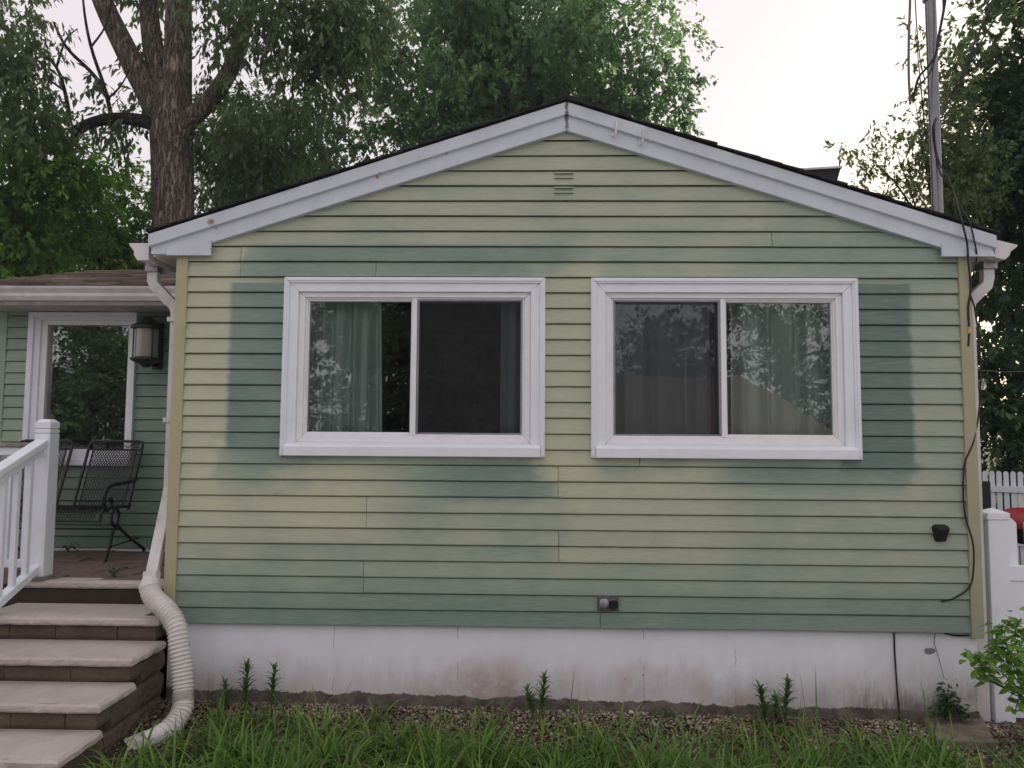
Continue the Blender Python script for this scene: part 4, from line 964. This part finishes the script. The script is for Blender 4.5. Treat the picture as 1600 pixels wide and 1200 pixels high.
def tree(name, base, crown, rad, n, rr, per, size, mat, label, trunk_r=.18, bark='bark_dark', droop=.4, limbs=9, extra=(), group='trees behind the house', asp=.55, shell=.55):
    t = thing(name, base, label, 'tree', group); c = Vector(crown); b = Vector(base)
    m = MB(); top = c+Vector((0, 0, rad[2]*.3)); mid = b.lerp(top, .45)+Vector((random.uniform(-.3, .3), random.uniform(-.3, .3), 0))
    m.tube([b-Vector((0, 0, .2)), b.lerp(mid, .5), mid, mid.lerp(top, .5), top], [trunk_r*1.25, trunk_r, trunk_r*.8, trunk_r*.5, trunk_r*.15], 10, sub=4)
    m.build('trunk', bark, t, smooth=True)
    CC, RR = crown_centers(crown, rad, n, *rr, shell=shell)
    for e in extra: CC.append(np.array(e[:3])); RR.append(e[3])
    for i in range(limbs):
        q = Vector(CC[random.randrange(len(CC))]); s = b.lerp(top, random.uniform(.4, .8)); md = s.lerp(q, .5)+Vector((0, 0, random.uniform(0, .5)))
        MB().tube([s, md, q], [trunk_r*.4, trunk_r*.22, trunk_r*.06], 6, sub=4).build('limb', bark, t, smooth=True)
    V, F, Rn = clump_leaves(CC, RR, per, size, droop, asp=asp); np_mesh('crown', V, F, mat, t, Rn)
    return t
# the big trunk on the left with its forked limbs
oak = thing('big_oak_tree', (-6.2, 8, -.55), 'large grey brown trunk forking into several limbs behind left roof end', 'tree', 'trees behind the house')
MB().tube([(-6.16, 8, -.6), (-6.16, 8, 3.5), (-6.22, 8, 4.9), (-6.28, 8, 6.0), (-6.33, 8, 6.8), (-6.28, 8, 7.4)], [.42, .36, .345, .35, .36, .27], 24, sub=6).build('trunk', 'bark', oak, smooth=True)
limbs = [([(-6.35, 8, 6.1), (-6.6, 7.95, 6.95), (-7.1, 7.9, 7.93), (-7.6, 7.8, 9.0), (-7.9, 7.7, 10.2), (-8.2, 7.6, 12)], [.20, .21, .19, .165, .13, .06]),
         ([(-6.35, 8.1, 6.3), (-6.5, 8.1, 7.2), (-6.76, 8.1, 8.16), (-6.95, 8.2, 9.2), (-7.1, 8.3, 10.6), (-7.3, 8.5, 13)], [.22, .21, .18, .155, .12, .05]),
         ([(-6.25, 7.95, 6.3), (-6.23, 7.95, 7.2), (-6.24, 7.95, 8.04), (-6.26, 7.95, 9.0), (-6.3, 8, 10.4), (-6.2, 8, 13)], [.26, .255, .235, .22, .18, .06]),
         ([(-6.22, 7.9, 6.25), (-6.0, 7.85, 6.65), (-5.58, 7.8, 7.04), (-5.2, 7.75, 7.6), (-5.0, 7.7, 8.2), (-4.84, 7.65, 8.98), (-4.7, 7.6, 10.2), (-4.2, 7.5, 12)], [.18, .175, .15, .14, .13, .12, .09, .04]),
         ([(-6.4, 7.9, 6.6), (-6.8, 7.75, 6.68), (-7.2, 7.65, 6.66), (-7.55, 7.6, 6.55), (-7.83, 7.55, 6.35)], [.14, .11, .095, .09, .085])]
for P, rr in limbs: MB().tube(P, rr, 14, sub=6).build('limb', 'bark' if P[0][2] < 7 and rr[0] > .15 else 'bark_dark', oak, smooth=True)
for P in ([(-7.2, 7.65, 6.68), (-7.35, 7.65, 7.22), (-7.6, 7.6, 7.95), (-7.7, 7.5, 8.65), (-7.75, 7.5, 9.4)], [(-7.35, 7.65, 7.2), (-7.6, 7.6, 7.5), (-7.95, 7.5, 7.85), (-8.2, 7.5, 8.3)], [(-7.6, 7.6, 7.9), (-7.35, 7.6, 8.3), (-7.25, 7.6, 8.9)],
          [(-7.95, 7.7, 6.6), (-8.05, 7.7, 7.1), (-8.24, 7.7, 7.6), (-8.6, 7.7, 7.93), (-8.9, 7.7, 8.1)], [(-8.24, 7.7, 7.6), (-8.1, 7.7, 8.1), (-7.9, 7.7, 8.3)], [(-8.1, 7.7, 7.2), (-8.45, 7.7, 7.4), (-8.8, 7.7, 7.3)], [(-7.3, 7.65, 7.0), (-7.05, 7.6, 7.2), (-6.9, 7.6, 7.5)]):
    MB().tube(P, [.04, .032, .026, .018, .01][:len(P)] if len(P) > 3 else [.022, .015, .008], 6, sub=4).build('twig', 'bark_dark', oak, smooth=True)
oc, orr = [], []
for (px, py, Y, rad) in ((340, 30, 7.6, .55), (350, 75, 7.5, .35), (395, 165, 7.5, .55), (360, 190, 7.7, .4), (440, 60, 7.2, .8), (500, 20, 7.2, .9), (530, 110, 7.3, .6), (470, 130, 7.4, .5), (550, 60, 7.2, .7), (430, -30, 7.3, .9), (560, -30, 7.2, .9),
                         (160, 130, 7.6, .25), (190, 190, 7.6, .35), (215, 60, 7.9, .3), (220, 110, 8.2, .3), (240, 20, 8.2, .3), (330, 120, 8, .3), (210, 180, 8.1, .45), (310, 205, 8.2, .35), (20, 20, 6.5, .7), (20, 100, 6.5, .8), (350, -40, 7.5, .8), (200, -60, 7.8, .8),
                         (390, 250, 8.6, .7), (350, 290, 8.8, .55), (430, 300, 9, .6), (460, 220, 9, .7), (330, 240, 8.8, .4), (80, 190, 7.2, .4), (150, 215, 8.0, .3), (20, 180, 6.6, .8), (0, 70, 6.3, .7), (360, 230, 8.6, .6), (420, 250, 8.8, .8), (480, 180, 8.6, .6), (370, 130, 7.7, .35), (400, 200, 8.2, .5), (520, 60, 7.3, .7), (470, 60, 7.4, .8), (570, 30, 7.3, .6)):
    oc.append(ray_pt(px, py, Y)); orr.append(rad)
V, F, Rn = clump_leaves(oc, orr, 1500, .16, 1.1, .85, asp=.38); np_mesh('crown', V, F, 'leaf_hickory', oak, Rn)
# crown high above the frame that shades the porch side
CC, RR = crown_centers((-6.3, 8, 13.2), (5, 4, 2.5), 30, .7, 1.3); V, F, Rn = clump_leaves(CC, RR, 160, .22, 1.2); np_mesh('crown', V, F, 'leaf_hickory', oak, Rn)

tree('maple_tree', (-.4, 14.5, -.5), (-.6, 14.3, 10.4), (4.1, 3.2, 4.6), 160, (.75, 1.25), 680, .155, 'leaf_maple', 'tall broad maple with rounded dense crown behind the gable peak', .35, droop=.7, limbs=16,
     extra=[(*ray_pt(1030, 40, 14), .95), (*ray_pt(1045, 110, 14), .85), (*ray_pt(1060, 165, 14), .7), (*ray_pt(1072, 195, 14), .5), (*ray_pt(1000, 150, 13.5), 1.), (*ray_pt(960, 170, 13.5), 1.), (*ray_pt(1000, -20, 14), 1.1), (*ray_pt(1040, 215, 14), .6), (*ray_pt(620, 200, 13), 1.), (*ray_pt(540, 230, 13), .9), (*ray_pt(700, 150, 13), 1.)])
tree('maple_tree', (-6.6, 13.2, -.5), (-6.3, 13, 6.6), (2.0, 1.8, 2.9), 84, (.55, .9), 720, .145, 'leaf_maple', 'smaller leafy tree between the big trunk and the maple', .2, droop=.6,
     extra=[(*ray_pt(400, 320, 12), .7), (*ray_pt(350, 330, 12), .6), (*ray_pt(480, 290, 12), .8), (*ray_pt(500, 170, 12.5), .9), (*ray_pt(440, 180, 12.5), .8), (*ray_pt(390, 210, 12.5), .8), (*ray_pt(350, 260, 12.5), .7), (*ray_pt(520, 90, 13), .9), (*ray_pt(540, 20, 13), 1.), (*ray_pt(330, 300, 12), .5)])
tree('dark_tree', (-9.6, 8.2, -.5), (-9.3, 8.0, 4.9), (1.7, 1.6, 2.3), 80, (.5, .85), 720, .135, 'leaf_left', 'dense dark green tree at left edge behind the low porch roof', .2, droop=.6,
     extra=[(*ray_pt(30, 300, 7), .7), (*ray_pt(80, 380, 7), .6), (*ray_pt(20, 400, 7), .6), (*ray_pt(60, 240, 7.3), .5), (*ray_pt(10, 210, 7), .5), (*ray_pt(110, 250, 7.6), .5), (*ray_pt(60, 180, 7), .5), (*ray_pt(150, 270, 7.8), .5), (*ray_pt(100, 310, 7.4), .6), (*ray_pt(20, 130, 6.8), .5)])
tree('light_tree', (-8.9, 11, -.5), (-8.9, 11, 5.2), (1.5, 1.4, 2.1), 60, (.45, .75), 720, .13, 'leaf_left', 'bright green tree just left of the big trunk above the porch roof', .16, droop=.6,
     extra=[(*ray_pt(200, 300, 10.5), .6), (*ray_pt(170, 370, 10.5), .6), (*ray_pt(215, 400, 10.5), .45), (*ray_pt(150, 420, 10.5), .5), (*ray_pt(110, 400, 10.5), .5), (*ray_pt(215, 240, 11), .4)])
tree('dark_tree', (8.6, 7.4, -.5), (8.7, 7.4, 5.6), (1.75, 1.7, 4.6), 130, (.6, .95), 800, .145, 'leaf_dark', 'tall dark leafy tree filling the right edge behind the fence', .25, droop=.6, limbs=10,
     extra=[(*ray_pt(1540, 60, 7), .7), (*ray_pt(1530, 150, 7), .6), (*ray_pt(1560, 450, 6.8), .7), (*ray_pt(1590, 250, 6.5), .7)])
tree('young_tree', (5.9, 6.0, -.5), (6.1, 6, 5.2), (.55, .5, 1.3), 24, (.28, .45), 1250, .10, 'leaf_spring', 'light green young tree with sparse sprays around the steel mast', .07, droop=.5, limbs=12, shell=.3, asp=.42,
     extra=[(*ray_pt(x, y, 5.8), q) for x, y, q in ((1305, 240, .13), (1325, 232, .16), (1350, 240, .22), (1375, 215, .24), (1400, 235, .28), (1400, 270, .28), (1350, 280, .2), (1330, 290, .14), (1430, 250, .3), (1440, 200, .28), (1430, 160, .2), (1425, 120, .15), (1435, 80, .18), (1450, 60, .2), (1480, 110, .28), (1490, 60, .25), (1480, 170, .3), (1420, 300, .3), (1380, 300, .24), (1460, 300, .35), (1490, 240, .35), (1410, 205, .22), (1430, 45, .1), (1365, 250, .26), (1390, 285, .3), (1420, 230, .3), (1340, 262, .2), (1455, 270, .35), (1440, 320, .35), (1400, 318, .28), (1475, 210, .32), (1465, 150, .25))])
tree('shrub', (7.2, 7.2, -.5), (7.3, 7.2, 1.7), (1.1, .8, 1.3), 46, (.35, .55), 700, .13, 'leaf_dark', 'dark green shrub behind the white picket fence', .08, droop=.5, limbs=5, extra=[(*ray_pt(1560, 690, 7), .4), (*ray_pt(1590, 660, 6.8), .4), (*ray_pt(1545, 560, 7), .5)])
tree('shrub', (6.4, 8.5, -.5), (6.6, 8.5, 2.2), (1.0, .8, 1.9), 44, (.4, .6), 620, .14, 'leaf_dark', 'dark shrub in the gap between house corner and picket fence', .08, droop=.5, limbs=5)
# far belt closing the view between trunks
for i, (x, y, z, q) in enumerate(((-13, 17, 4.5, 3.2), (-9.2, 19, 3.6, 2.6), (13, 14, 5, 3.6), (-4.5, 21, 3.6, 2.8))):
    tree('far_tree', (x, y, -.5), (x, y, z), (q, q*.7, q*1.1), 40, (.7, 1.2), 130, .26, 'leaf_left' if x < 0 else 'leaf_dark', ('far green tree beyond the left edge behind the porch roof', 'far green tree seen in gaps left of the big trunk', 'far dark tree beyond the right edge of yard', 'far green tree seen low behind the smaller leafy tree')[i], .2, group='far trees')

# things across the street, seen mirrored in the window panes
nb = thing('neighbour_house', (4.5, -22, -.6), 'brown roofed neighbouring house across the street, seen mirrored in right window', 'house')
MB().box(.6, 9.6, -25, -20.2, -.7, 1.5).build('wall', 'neighbour_wall', nb)
MB().poly([(0, -19.8, 1.35), (10.2, -19.8, 1.35), (10.2, -25.5, 1.35), (0, -25.5, 1.35), (2.3, -22.4, 3.5), (7.6, -22.4, 3.5)], [(0, 1, 5, 4), (1, 2, 5), (2, 3, 4, 5), (3, 0, 4), (3, 2, 1, 0)]).build('roof', 'neighbour_roof', nb)
def far_pt(px, py, Y, plane): q = ray_pt(px, py, Y); return (q[0], 2*plane-q[1], q[2])
street = [('broad dark street tree mirrored in the screened half of left window', -6.5, -24, [(690, 470, 1.9), (760, 470, 1.9), (830, 500, 1.9), (640, 540, 1.6), (720, 560, 1.9), (800, 580, 1.9), (690, 630, 1.7), (770, 650, 1.8), (840, 640, 1.6), (880, 560, 1.5), (650, 420, 1.8), (740, 400, 2.), (820, 420, 1.9), (640, 640, 1.5), (880, 470, 1.2)], 26),
          ('street tree with sparse crown mirrored in left half of left window', -10, -24, [(500, 500, .9), (540, 485, .8), (585, 500, 1.), (610, 480, 1.1), (560, 600, 1.2), (510, 590, 1.1), (600, 600, 1.4), (480, 640, 1.4), (540, 660, 1.4), (600, 670, 1.3), (460, 540, 1.1), (430, 480, 1.5), (410, 580, 1.8), (350, 520, 2.), (420, 650, 1.6), (340, 640, 1.8)], 26),
          ('feathery street tree mirrored in the screened half of right window', 5.5, -28, [(1040, 540, .8), (1060, 520, .8), (1085, 545, 1.), (1100, 510, .9), (1070, 580, 1.1), (1030, 585, .9), (990, 580, .9), (960, 590, .8), (1100, 590, 1.2), (1025, 510, .45), (1000, 540, .4)], 28),
          ('street tree with gaps mirrored in right half of right window', 11, -28, [(1140, 490, 1.), (1190, 500, 1.1), (1230, 530, 1.1), (1270, 500, 1.), (1160, 560, 1.1), (1215, 590, 1.1), (1265, 590, 1.1), (1300, 560, 1.2), (1250, 640, 1.2), (1310, 650, 1.5), (1350, 560, 1.6), (1380, 640, 1.6)], 28),
          ('large street tree mirrored in the picture window over porch', -19, -24, [(90, 512, .6), (110, 520, .5), (130, 512, .6), (160, 518, .5), (185, 525, .5), (100, 545, .35), (200, 505, .6), (95, 580, .5), (85, 620, .6), (105, 555, .4), (120, 570, .4), (75, 560, .5), (100, 600, .6), (80, 650, .8), (110, 650, .8), (95, 690, .8), (70, 590, .5), (150, 600, 1.2), (185, 590, 1.1), (130, 640, 1.4), (180, 650, 1.5), (210, 610, 1.4), (100, 660, 1.2), (80, 690, 1.4), (240, 560, 1.6), (260, 660, 1.8), (70, 600, .7), (150, 690, 1.5), (110, 620, 1.1), (90, 640, 1.2), (165, 560, .8), (200, 560, 1.), (120, 590, .8)], 24)]
for lb, bx, by, cl, Yd in street:
    tree('street_tree', (bx, by, -.6), (bx, by, 5.5), (1.2, 1.2, 1.5), 6, (.6, .9), 1700 if 'dark' in lb else 850, .26 if 'dark' in lb else .2, 'leaf_dark', lb, .22, group='trees across the street', extra=[(*far_pt(px, py, Yd+random.uniform(-1, 1), 1.75 if 'picture' in lb else 0.), q) for px, py, q in cl], limbs=12)

# ------------------------------------------------------------------ ground cover in the bed
def gravel():
    n = 12000; X = RNG.uniform(-2.5, 3.1, n); Y = -np.abs(RNG.normal(0, .30, n)); Y = np.clip(Y, -1.1, -.002)
    sz = RNG.uniform(.004, .0105, n)*np.where(RNG.random(n) < .06, 1.7, 1)
    t = (1+5**.5)/2; ico = np.array([(-1, t, 0), (1, t, 0), (-1, -t, 0), (1, -t, 0), (0, -1, t), (0, 1, t), (0, -1, -t), (0, 1, -t), (t, 0, -1), (t, 0, 1), (-t, 0, -1), (-t, 0, 1)])/1.9
    fc = np.array([(0, 11, 5), (0, 5, 1), (0, 1, 7), (0, 7, 10), (0, 10, 11), (1, 5, 9), (5, 11, 4), (11, 10, 2), (10, 7, 6), (7, 1, 8), (3, 9, 4), (3, 4, 2), (3, 2, 6), (3, 6, 8), (3, 8, 9), (4, 9, 5), (2, 4, 11), (6, 2, 10), (8, 6, 7), (9, 8, 1)])
    sc = RNG.uniform(.6, 1.3, (n, 1, 3))*np.array([1, 1, .7]); a = RNG.uniform(0, 6.28, n); ca, sa = np.cos(a), np.sin(a)
    v = ico[None]*sc*(1+RNG.uniform(-.18, .18, (n, 12, 1))); vx = v[:, :, 0]*ca[:, None]-v[:, :, 1]*sa[:, None]; vy = v[:, :, 0]*sa[:, None]+v[:, :, 1]*ca[:, None]
    v = np.stack([vx, vy, v[:, :, 2]], 2)*sz[:, None, None]
    Z = np.array([hgt(x, y) for x, y in zip(X, Y)])+.004+RNG.uniform(0, .012, n)
    v += np.stack([X, Y, Z], 1)[:, None, :]; F = (fc[None]+np.arange(n)[:, None, None]*12).reshape(-1, 3)
    g = np_mesh('gravel', v.reshape(-1, 3), F, 'gravel', None, np.repeat(RNG.random(n), 20), 'stuff', True); tag(g, 'tan pea gravel along the foundation', 'gravel')
gravel()
def blades(P, az, L, bend, wd, seg=7):
    """arching strap leaves; returns V,F and blade index"""
    n = len(P); s = np.linspace(0, 1, seg+1); V = np.zeros((n, seg+1, 2, 3)); pos = np.array(P, float); d = np.stack([np.cos(az), np.sin(az)], 1); perp = np.stack([-np.sin(az), np.cos(az)], 1)
    for i, t in enumerate(s):
        th = np.clip(.12+bend*t**1.25, 0, 2.75)                             # angle from vertical
        if i: pos = pos+np.stack([d[:, 0]*np.sin(th), d[:, 1]*np.sin(th), np.cos(th)], 1)*(L/seg)[:, None]
        w_ = wd*(np.minimum(1, .55+1.6*t)*(1-t**3.2)+.04)
        off = np.stack([perp[:, 0]*w_, perp[:, 1]*w_, np.zeros(n)], 1)*.5
        V[:, i, 0] = pos-off; V[:, i, 1] = pos+off
    idx = np.arange(n)[:, None, None]*(seg+1)*2; i = np.arange(seg)[None, :, None]
    F = np.concatenate([idx+i*2, idx+i*2+1, idx+i*2+3, idx+i*2+2], 2).reshape(-1, 4)
    return V.reshape(-1, 3), F, np.repeat(np.arange(n), seg)
def grass():
    P, az, L, bd, wd, rn = [], [], [], [], [], []
    def clump(x, y, nb, l0, l1, tone):
        for _ in range(nb):
            a = random.uniform(0, 6.283); rr = random.uniform(0, .045)
            P.append((x+rr*math.cos(a), y+rr*math.sin(a), hgt(x, y)-.01)); az.append(a+random.uniform(-.5, .5)); L.append(random.uniform(l0, l1)); bd.append(random.uniform(.6, 1.5) if random.random() < .25 else random.uniform(1.5, 3.1)); wd.append(random.uniform(.005, .0145)); rn.append(.01 if random.random() < .045 else min(1, max(.06, random.gauss(tone, .2))))
    for i in range(430):
        x = random.uniform(-2.3, 3.3); y = random.uniform(-2.0, -.5)
        gap = mnoise.noise((x*1.7, 3.3, 0))
        if y > -.56+gap*.4: continue
        if y < -1.2 and random.random() < .35: continue
        if (x < -1.95 and y < -1.25) or (x < -2.12 and y > -1.32) or (x < -1.93 and y > -.8): continue
        if abs(x-2.62) < .3 and y > -.75: continue
        clump(x, y, random.randint(24, 40), .14, .44 if y < -.8 else .34, random.uniform(.3, .7))
    for x in (-1.9, -1.8, -1.72, -1.62, -1.45, -1.38, -1.2, 2.95, 3.05, 3.1, -1.85, -1.7, -1.5, -1.3, .95, .62, -.2, -.9, 1.2, 1.75, 1.95, 2.2, 3.0, 2.98, -.55, .3):
        clump(x+random.uniform(-.05, .05), random.uniform(-.45, -.25), random.randint(6, 13), .14, .32, .55)
    for i in range(46):
        x = random.uniform(-1.95, 2.2); y = random.uniform(-.5, -.16); clump(x, y, random.randint(4, 10), .08, .26, random.uniform(.4, .8))
    for i in range(2600):   # short thin undergrowth
        x = random.uniform(-2.1, 3.2); y = random.uniform(-1.3, -.35)
        if y > -.55 and random.random() < .6: continue
        P.append((x, y, hgt(x, y)-.005)); az.append(random.uniform(0, 6.28)); L.append(random.uniform(.04, .13)); bd.append(random.uniform(.3, 1.8)); wd.append(random.uniform(.003, .007)); rn.append(.02 if random.random() < .12 else random.uniform(.1, .8))
    for i in range(40):   # a few seed-like upright blades
        x = random.uniform(-2.0, 2.9); y = random.uniform(-.7, -.2); P.append((x, y, hgt(x, y)-.01)); az.append(random.uniform(0, 6.28)); L.append(random.uniform(.25, .45)); bd.append(random.uniform(.1, .7)); wd.append(random.uniform(.004, .010)); rn.append(random.uniform(.3, .9))
    V, F, bi = blades(P, np.array(az), np.array(L), np.array(bd), np.array(wd)); rn = np.array(rn)
    g = np_mesh('lily_grass', V, F, 'grass', None, rn[bi], 'stuff', True); tag(g, 'arching strap leaved grass along the front of the house', 'grass')
grass()
def lily(x, y, hgt_, label, lean=0.):
    z0 = hgt(x, y); t = thing('lily_plant', (x, y, z0), label, 'plant', 'lily stalks along the foundation')
    MB().tube([(x, y, z0-.02), (x+lean*.5, y, z0+hgt_*.5), (x+lean, y, z0+hgt_)], [.0055, .005, .003], 6, sub=3).build('stem', 'stem', t, smooth=True)
    n = int(hgt_/.0056); tt = np.sort(RNG.uniform(.16, 1, n)); az = np.arange(n)*2.4+RNG.uniform(-.3, .3, n)
    P = np.stack([x+lean*tt, np.full(n, y), z0+hgt_*tt], 1); L = (.115-.055*tt)*RNG.uniform(.8, 1.25, n); b = np.where(tt > .93, .4, 1.15)+RNG.uniform(-.2, .4, n)
    V, F, bi = blades(P, az, L, b+.3, np.full(n, .016), 4); np_mesh('foliage', V, F, 'lily', t, np.clip(RNG.normal(.4, .2, n), 0, 1)[bi], 'stuff', True)
for x, y, h_, ln, lb in ((-1.87, -.16, .18, -.01, 'short lily stalk left of its two taller neighbours'), (-1.765, -.13, .30, .01, 'tallest lily stalk of the left group by the foundation'), (-1.60, -.13, .26, .015, 'lily stalk at right of the left group by foundation'),
                        (.085, -.11, .27, .02, 'lily stalk standing alone before the middle of foundation'), (.045, -.14, .19, -.05, 'short leaning lily stem beside the lone middle stalk'), (1.46, -.13, .25, -.03, 'left lily stalk of the right group by foundation'), (1.585, -.10, .27, .03, 'right lily stalk of the right group by foundation'), (1.52, -.15, .19, 0, 'short lily stalk between two taller ones at right')): lily(x, y, h_, lb, ln)
def bush(name, stems, mat, size, label, cat, base, per=34, asp=.62, group=None):
    t = thing(name, base, label, cat, group); m = MB(); Ps, Ds, Ns, Ss = [], [], [], []
    for s in stems:
        P = [Vector(p) for p in s]; m.tube(P, [.006, .005, .003, .002][:len(P)], 6, sub=3)
        tip = P[-1]; pv_ = P[-2]
        for q in range(per):
            tq = RNG.uniform(.15, 1.05); p = pv_.lerp(tip, tq)+Vector(RNG.normal(size=3))*.022
            a = RNG.uniform(0, 6.28); Ps.append(p); Ds.append((math.cos(a), math.sin(a), RNG.uniform(-.55, .25))); Ns.append((RNG.normal()*.25, RNG.normal()*.25-.15, 1)); Ss.append(size*RNG.uniform(.55, 1.2))
    m.build('stem', 'stem', t, smooth=True)
    P, D, N = np.array([tuple(p) for p in Ps]), np.array(Ds), np.array(Ns); D /= np.linalg.norm(D, axis=1, keepdims=True); W = np.cross(D, N); W /= np.linalg.norm(W, axis=1, keepdims=True); U = np.cross(W, D); s = np.array(Ss)[:, None]
    rows = [(0, 0), (.22, .40), (.5, .5), (.78, .30), (1, 0)]; n = len(P); L_, C2, R_ = [], [], []
    for tq, wq in rows:
        c0 = P+D*s*tq-U*s*(.22*tq**2); C2.append(c0); L_.append(c0+W*s*wq*asp+U*s*wq*.10); R_.append(c0-W*s*wq*asp+U*s*wq*.10)
    V = np.stack(sum([[a, b, c] for a, b, c in zip(L_, C2, R_)], []), 1); base_i = np.arange(n)[:, None]*15; Fs = []
    for k in range(4):
        for h_ in (0, 1): Fs.append(np.stack([base_i[:, 0]+k*3+h_, base_i[:, 0]+k*3+h_+1, base_i[:, 0]+k*3+h_+4, base_i[:, 0]+k*3+h_+3], 1))
    F = np.stack(Fs, 1).reshape(-1, 4); np_mesh('foliage', V.reshape(-1, 3), F, mat, t, np.repeat(np.clip(RNG.normal(.45, .22, n), 0, 1), 8), 'stuff', True)
hb = (2.95, -.42, -.6)
bush('hydrangea', [[hb, (hb[0]-.05, -.42, -.3), ray_pt(x-(-14 if x < 1545 else 10), y+35, -.42), ray_pt(x, y, -.42+dy)] for x, y, dy in ((1515, 1018, 0), (1530, 1026, .03), (1548, 1024, -.05), (1560, 1000, 0), (1562, 975, .06), (1580, 968, 0), (1596, 965, -.05), (1605, 985, 0), (1590, 1000, -.1), (1575, 1015, -.08), (1600, 1025, -.05), (1585, 1045, -.1), (1605, 1060, 0), (1597, 1078, -.1), (1620, 1000, 0), (1630, 1040, 0))], 'leaf_hyd', .062, 'bright green leafy shrub in front of the white fence post', 'shrub', hb, 28)
wb_ = (2.62, -.03, -.58)
bush('weed', [[wb_, (2.60, -.04, -.5), ray_pt(1480+dx, 1110, -.05), ray_pt(1478+dx2, y, -.06)] for dx, dx2, y in ((0, -4, 1078), (4, 8, 1085), (-3, -12, 1100), (8, 20, 1100), (10, 28, 1112), (0, 4, 1068), (-2, -6, 1112), (14, 36, 1118))], 'weed', .032, 'dark weed growing against the foundation below right corner', 'weed', wb_, 40)
for i, (px, py, lb) in enumerate(((765, 1112, 'small green weed sprouting from gravel before mid foundation'), (190, 868, 'small weed sprouting between porch pavers near the top step'), (118, 862, 'small weed tuft under the bench on the porch'))):
    if i == 0: q = (-.02+.0, -.12, hgt(0, -.12)); q = (ray_pt(1040, 1110, -.1)[0], -.1, hgt(.9, -.1))
    else: q = ((-2.95, .47, .2), (-3.98, 1.62, .2))[i-1]
    q = Vector(q); bush('weed', [[tuple(q), tuple(q+Vector((0, 0, .02))), tuple(q+Vector((dx*.5, 0, .04))), tuple(q+Vector((dx, dy, .06)))] for dx, dy in ((-.04, 0), (.03, .02), (0, -.03), (.05, -.01))], 'weed', .03, lb, 'weed', tuple(q), 8)

# ------------------------------------------------------------------ thin evening haze
hz = MB().box(-60, 60, -60, 60, -2.0, 24).build('haze', 'haze'); hz['kind'] = 'stuff'; hz['label'] = 'thin pale evening haze filling the air'; hz['category'] = 'haze'
# ------------------------------------------------------------------ clover-like ground weeds in the bed
def clover():
    n = 1500; X = RNG.uniform(-2.0, 3.1, n); Y = -.33-np.abs(RNG.normal(0, .3, n)); keep = np.array([mnoise.noise((x*2.3, y*2.3, 7)) > .02 for x, y in zip(X, Y)]); X, Y = X[keep], Y[keep]; n = len(X)
    P = np.stack([X, Y, np.array([hgt(x, y) for x, y in zip(X, Y)])+RNG.uniform(.015, .06, n)], 1); P = np.repeat(P, 3, 0)+RNG.normal(size=(n*3, 3))*.004
    a = np.tile([0, 2.1, 4.2], n)+np.repeat(RNG.uniform(0, 6, n), 3); D = np.stack([np.cos(a), np.sin(a), RNG.uniform(-.1, .4, n*3)], 1); N_ = np.tile([0, 0, 1.], (n*3, 1))+RNG.normal(size=(n*3, 3))*.2
    V, F = leaf_quads(P, D, N_, RNG.uniform(.012, .026, n*3), .8); g = np_mesh('clover', V, F, 'lily', None, RNG.random(n*3), 'stuff'); tag(g, 'low clover and small weeds scattered in the gravel bed', 'weeds')
clover()
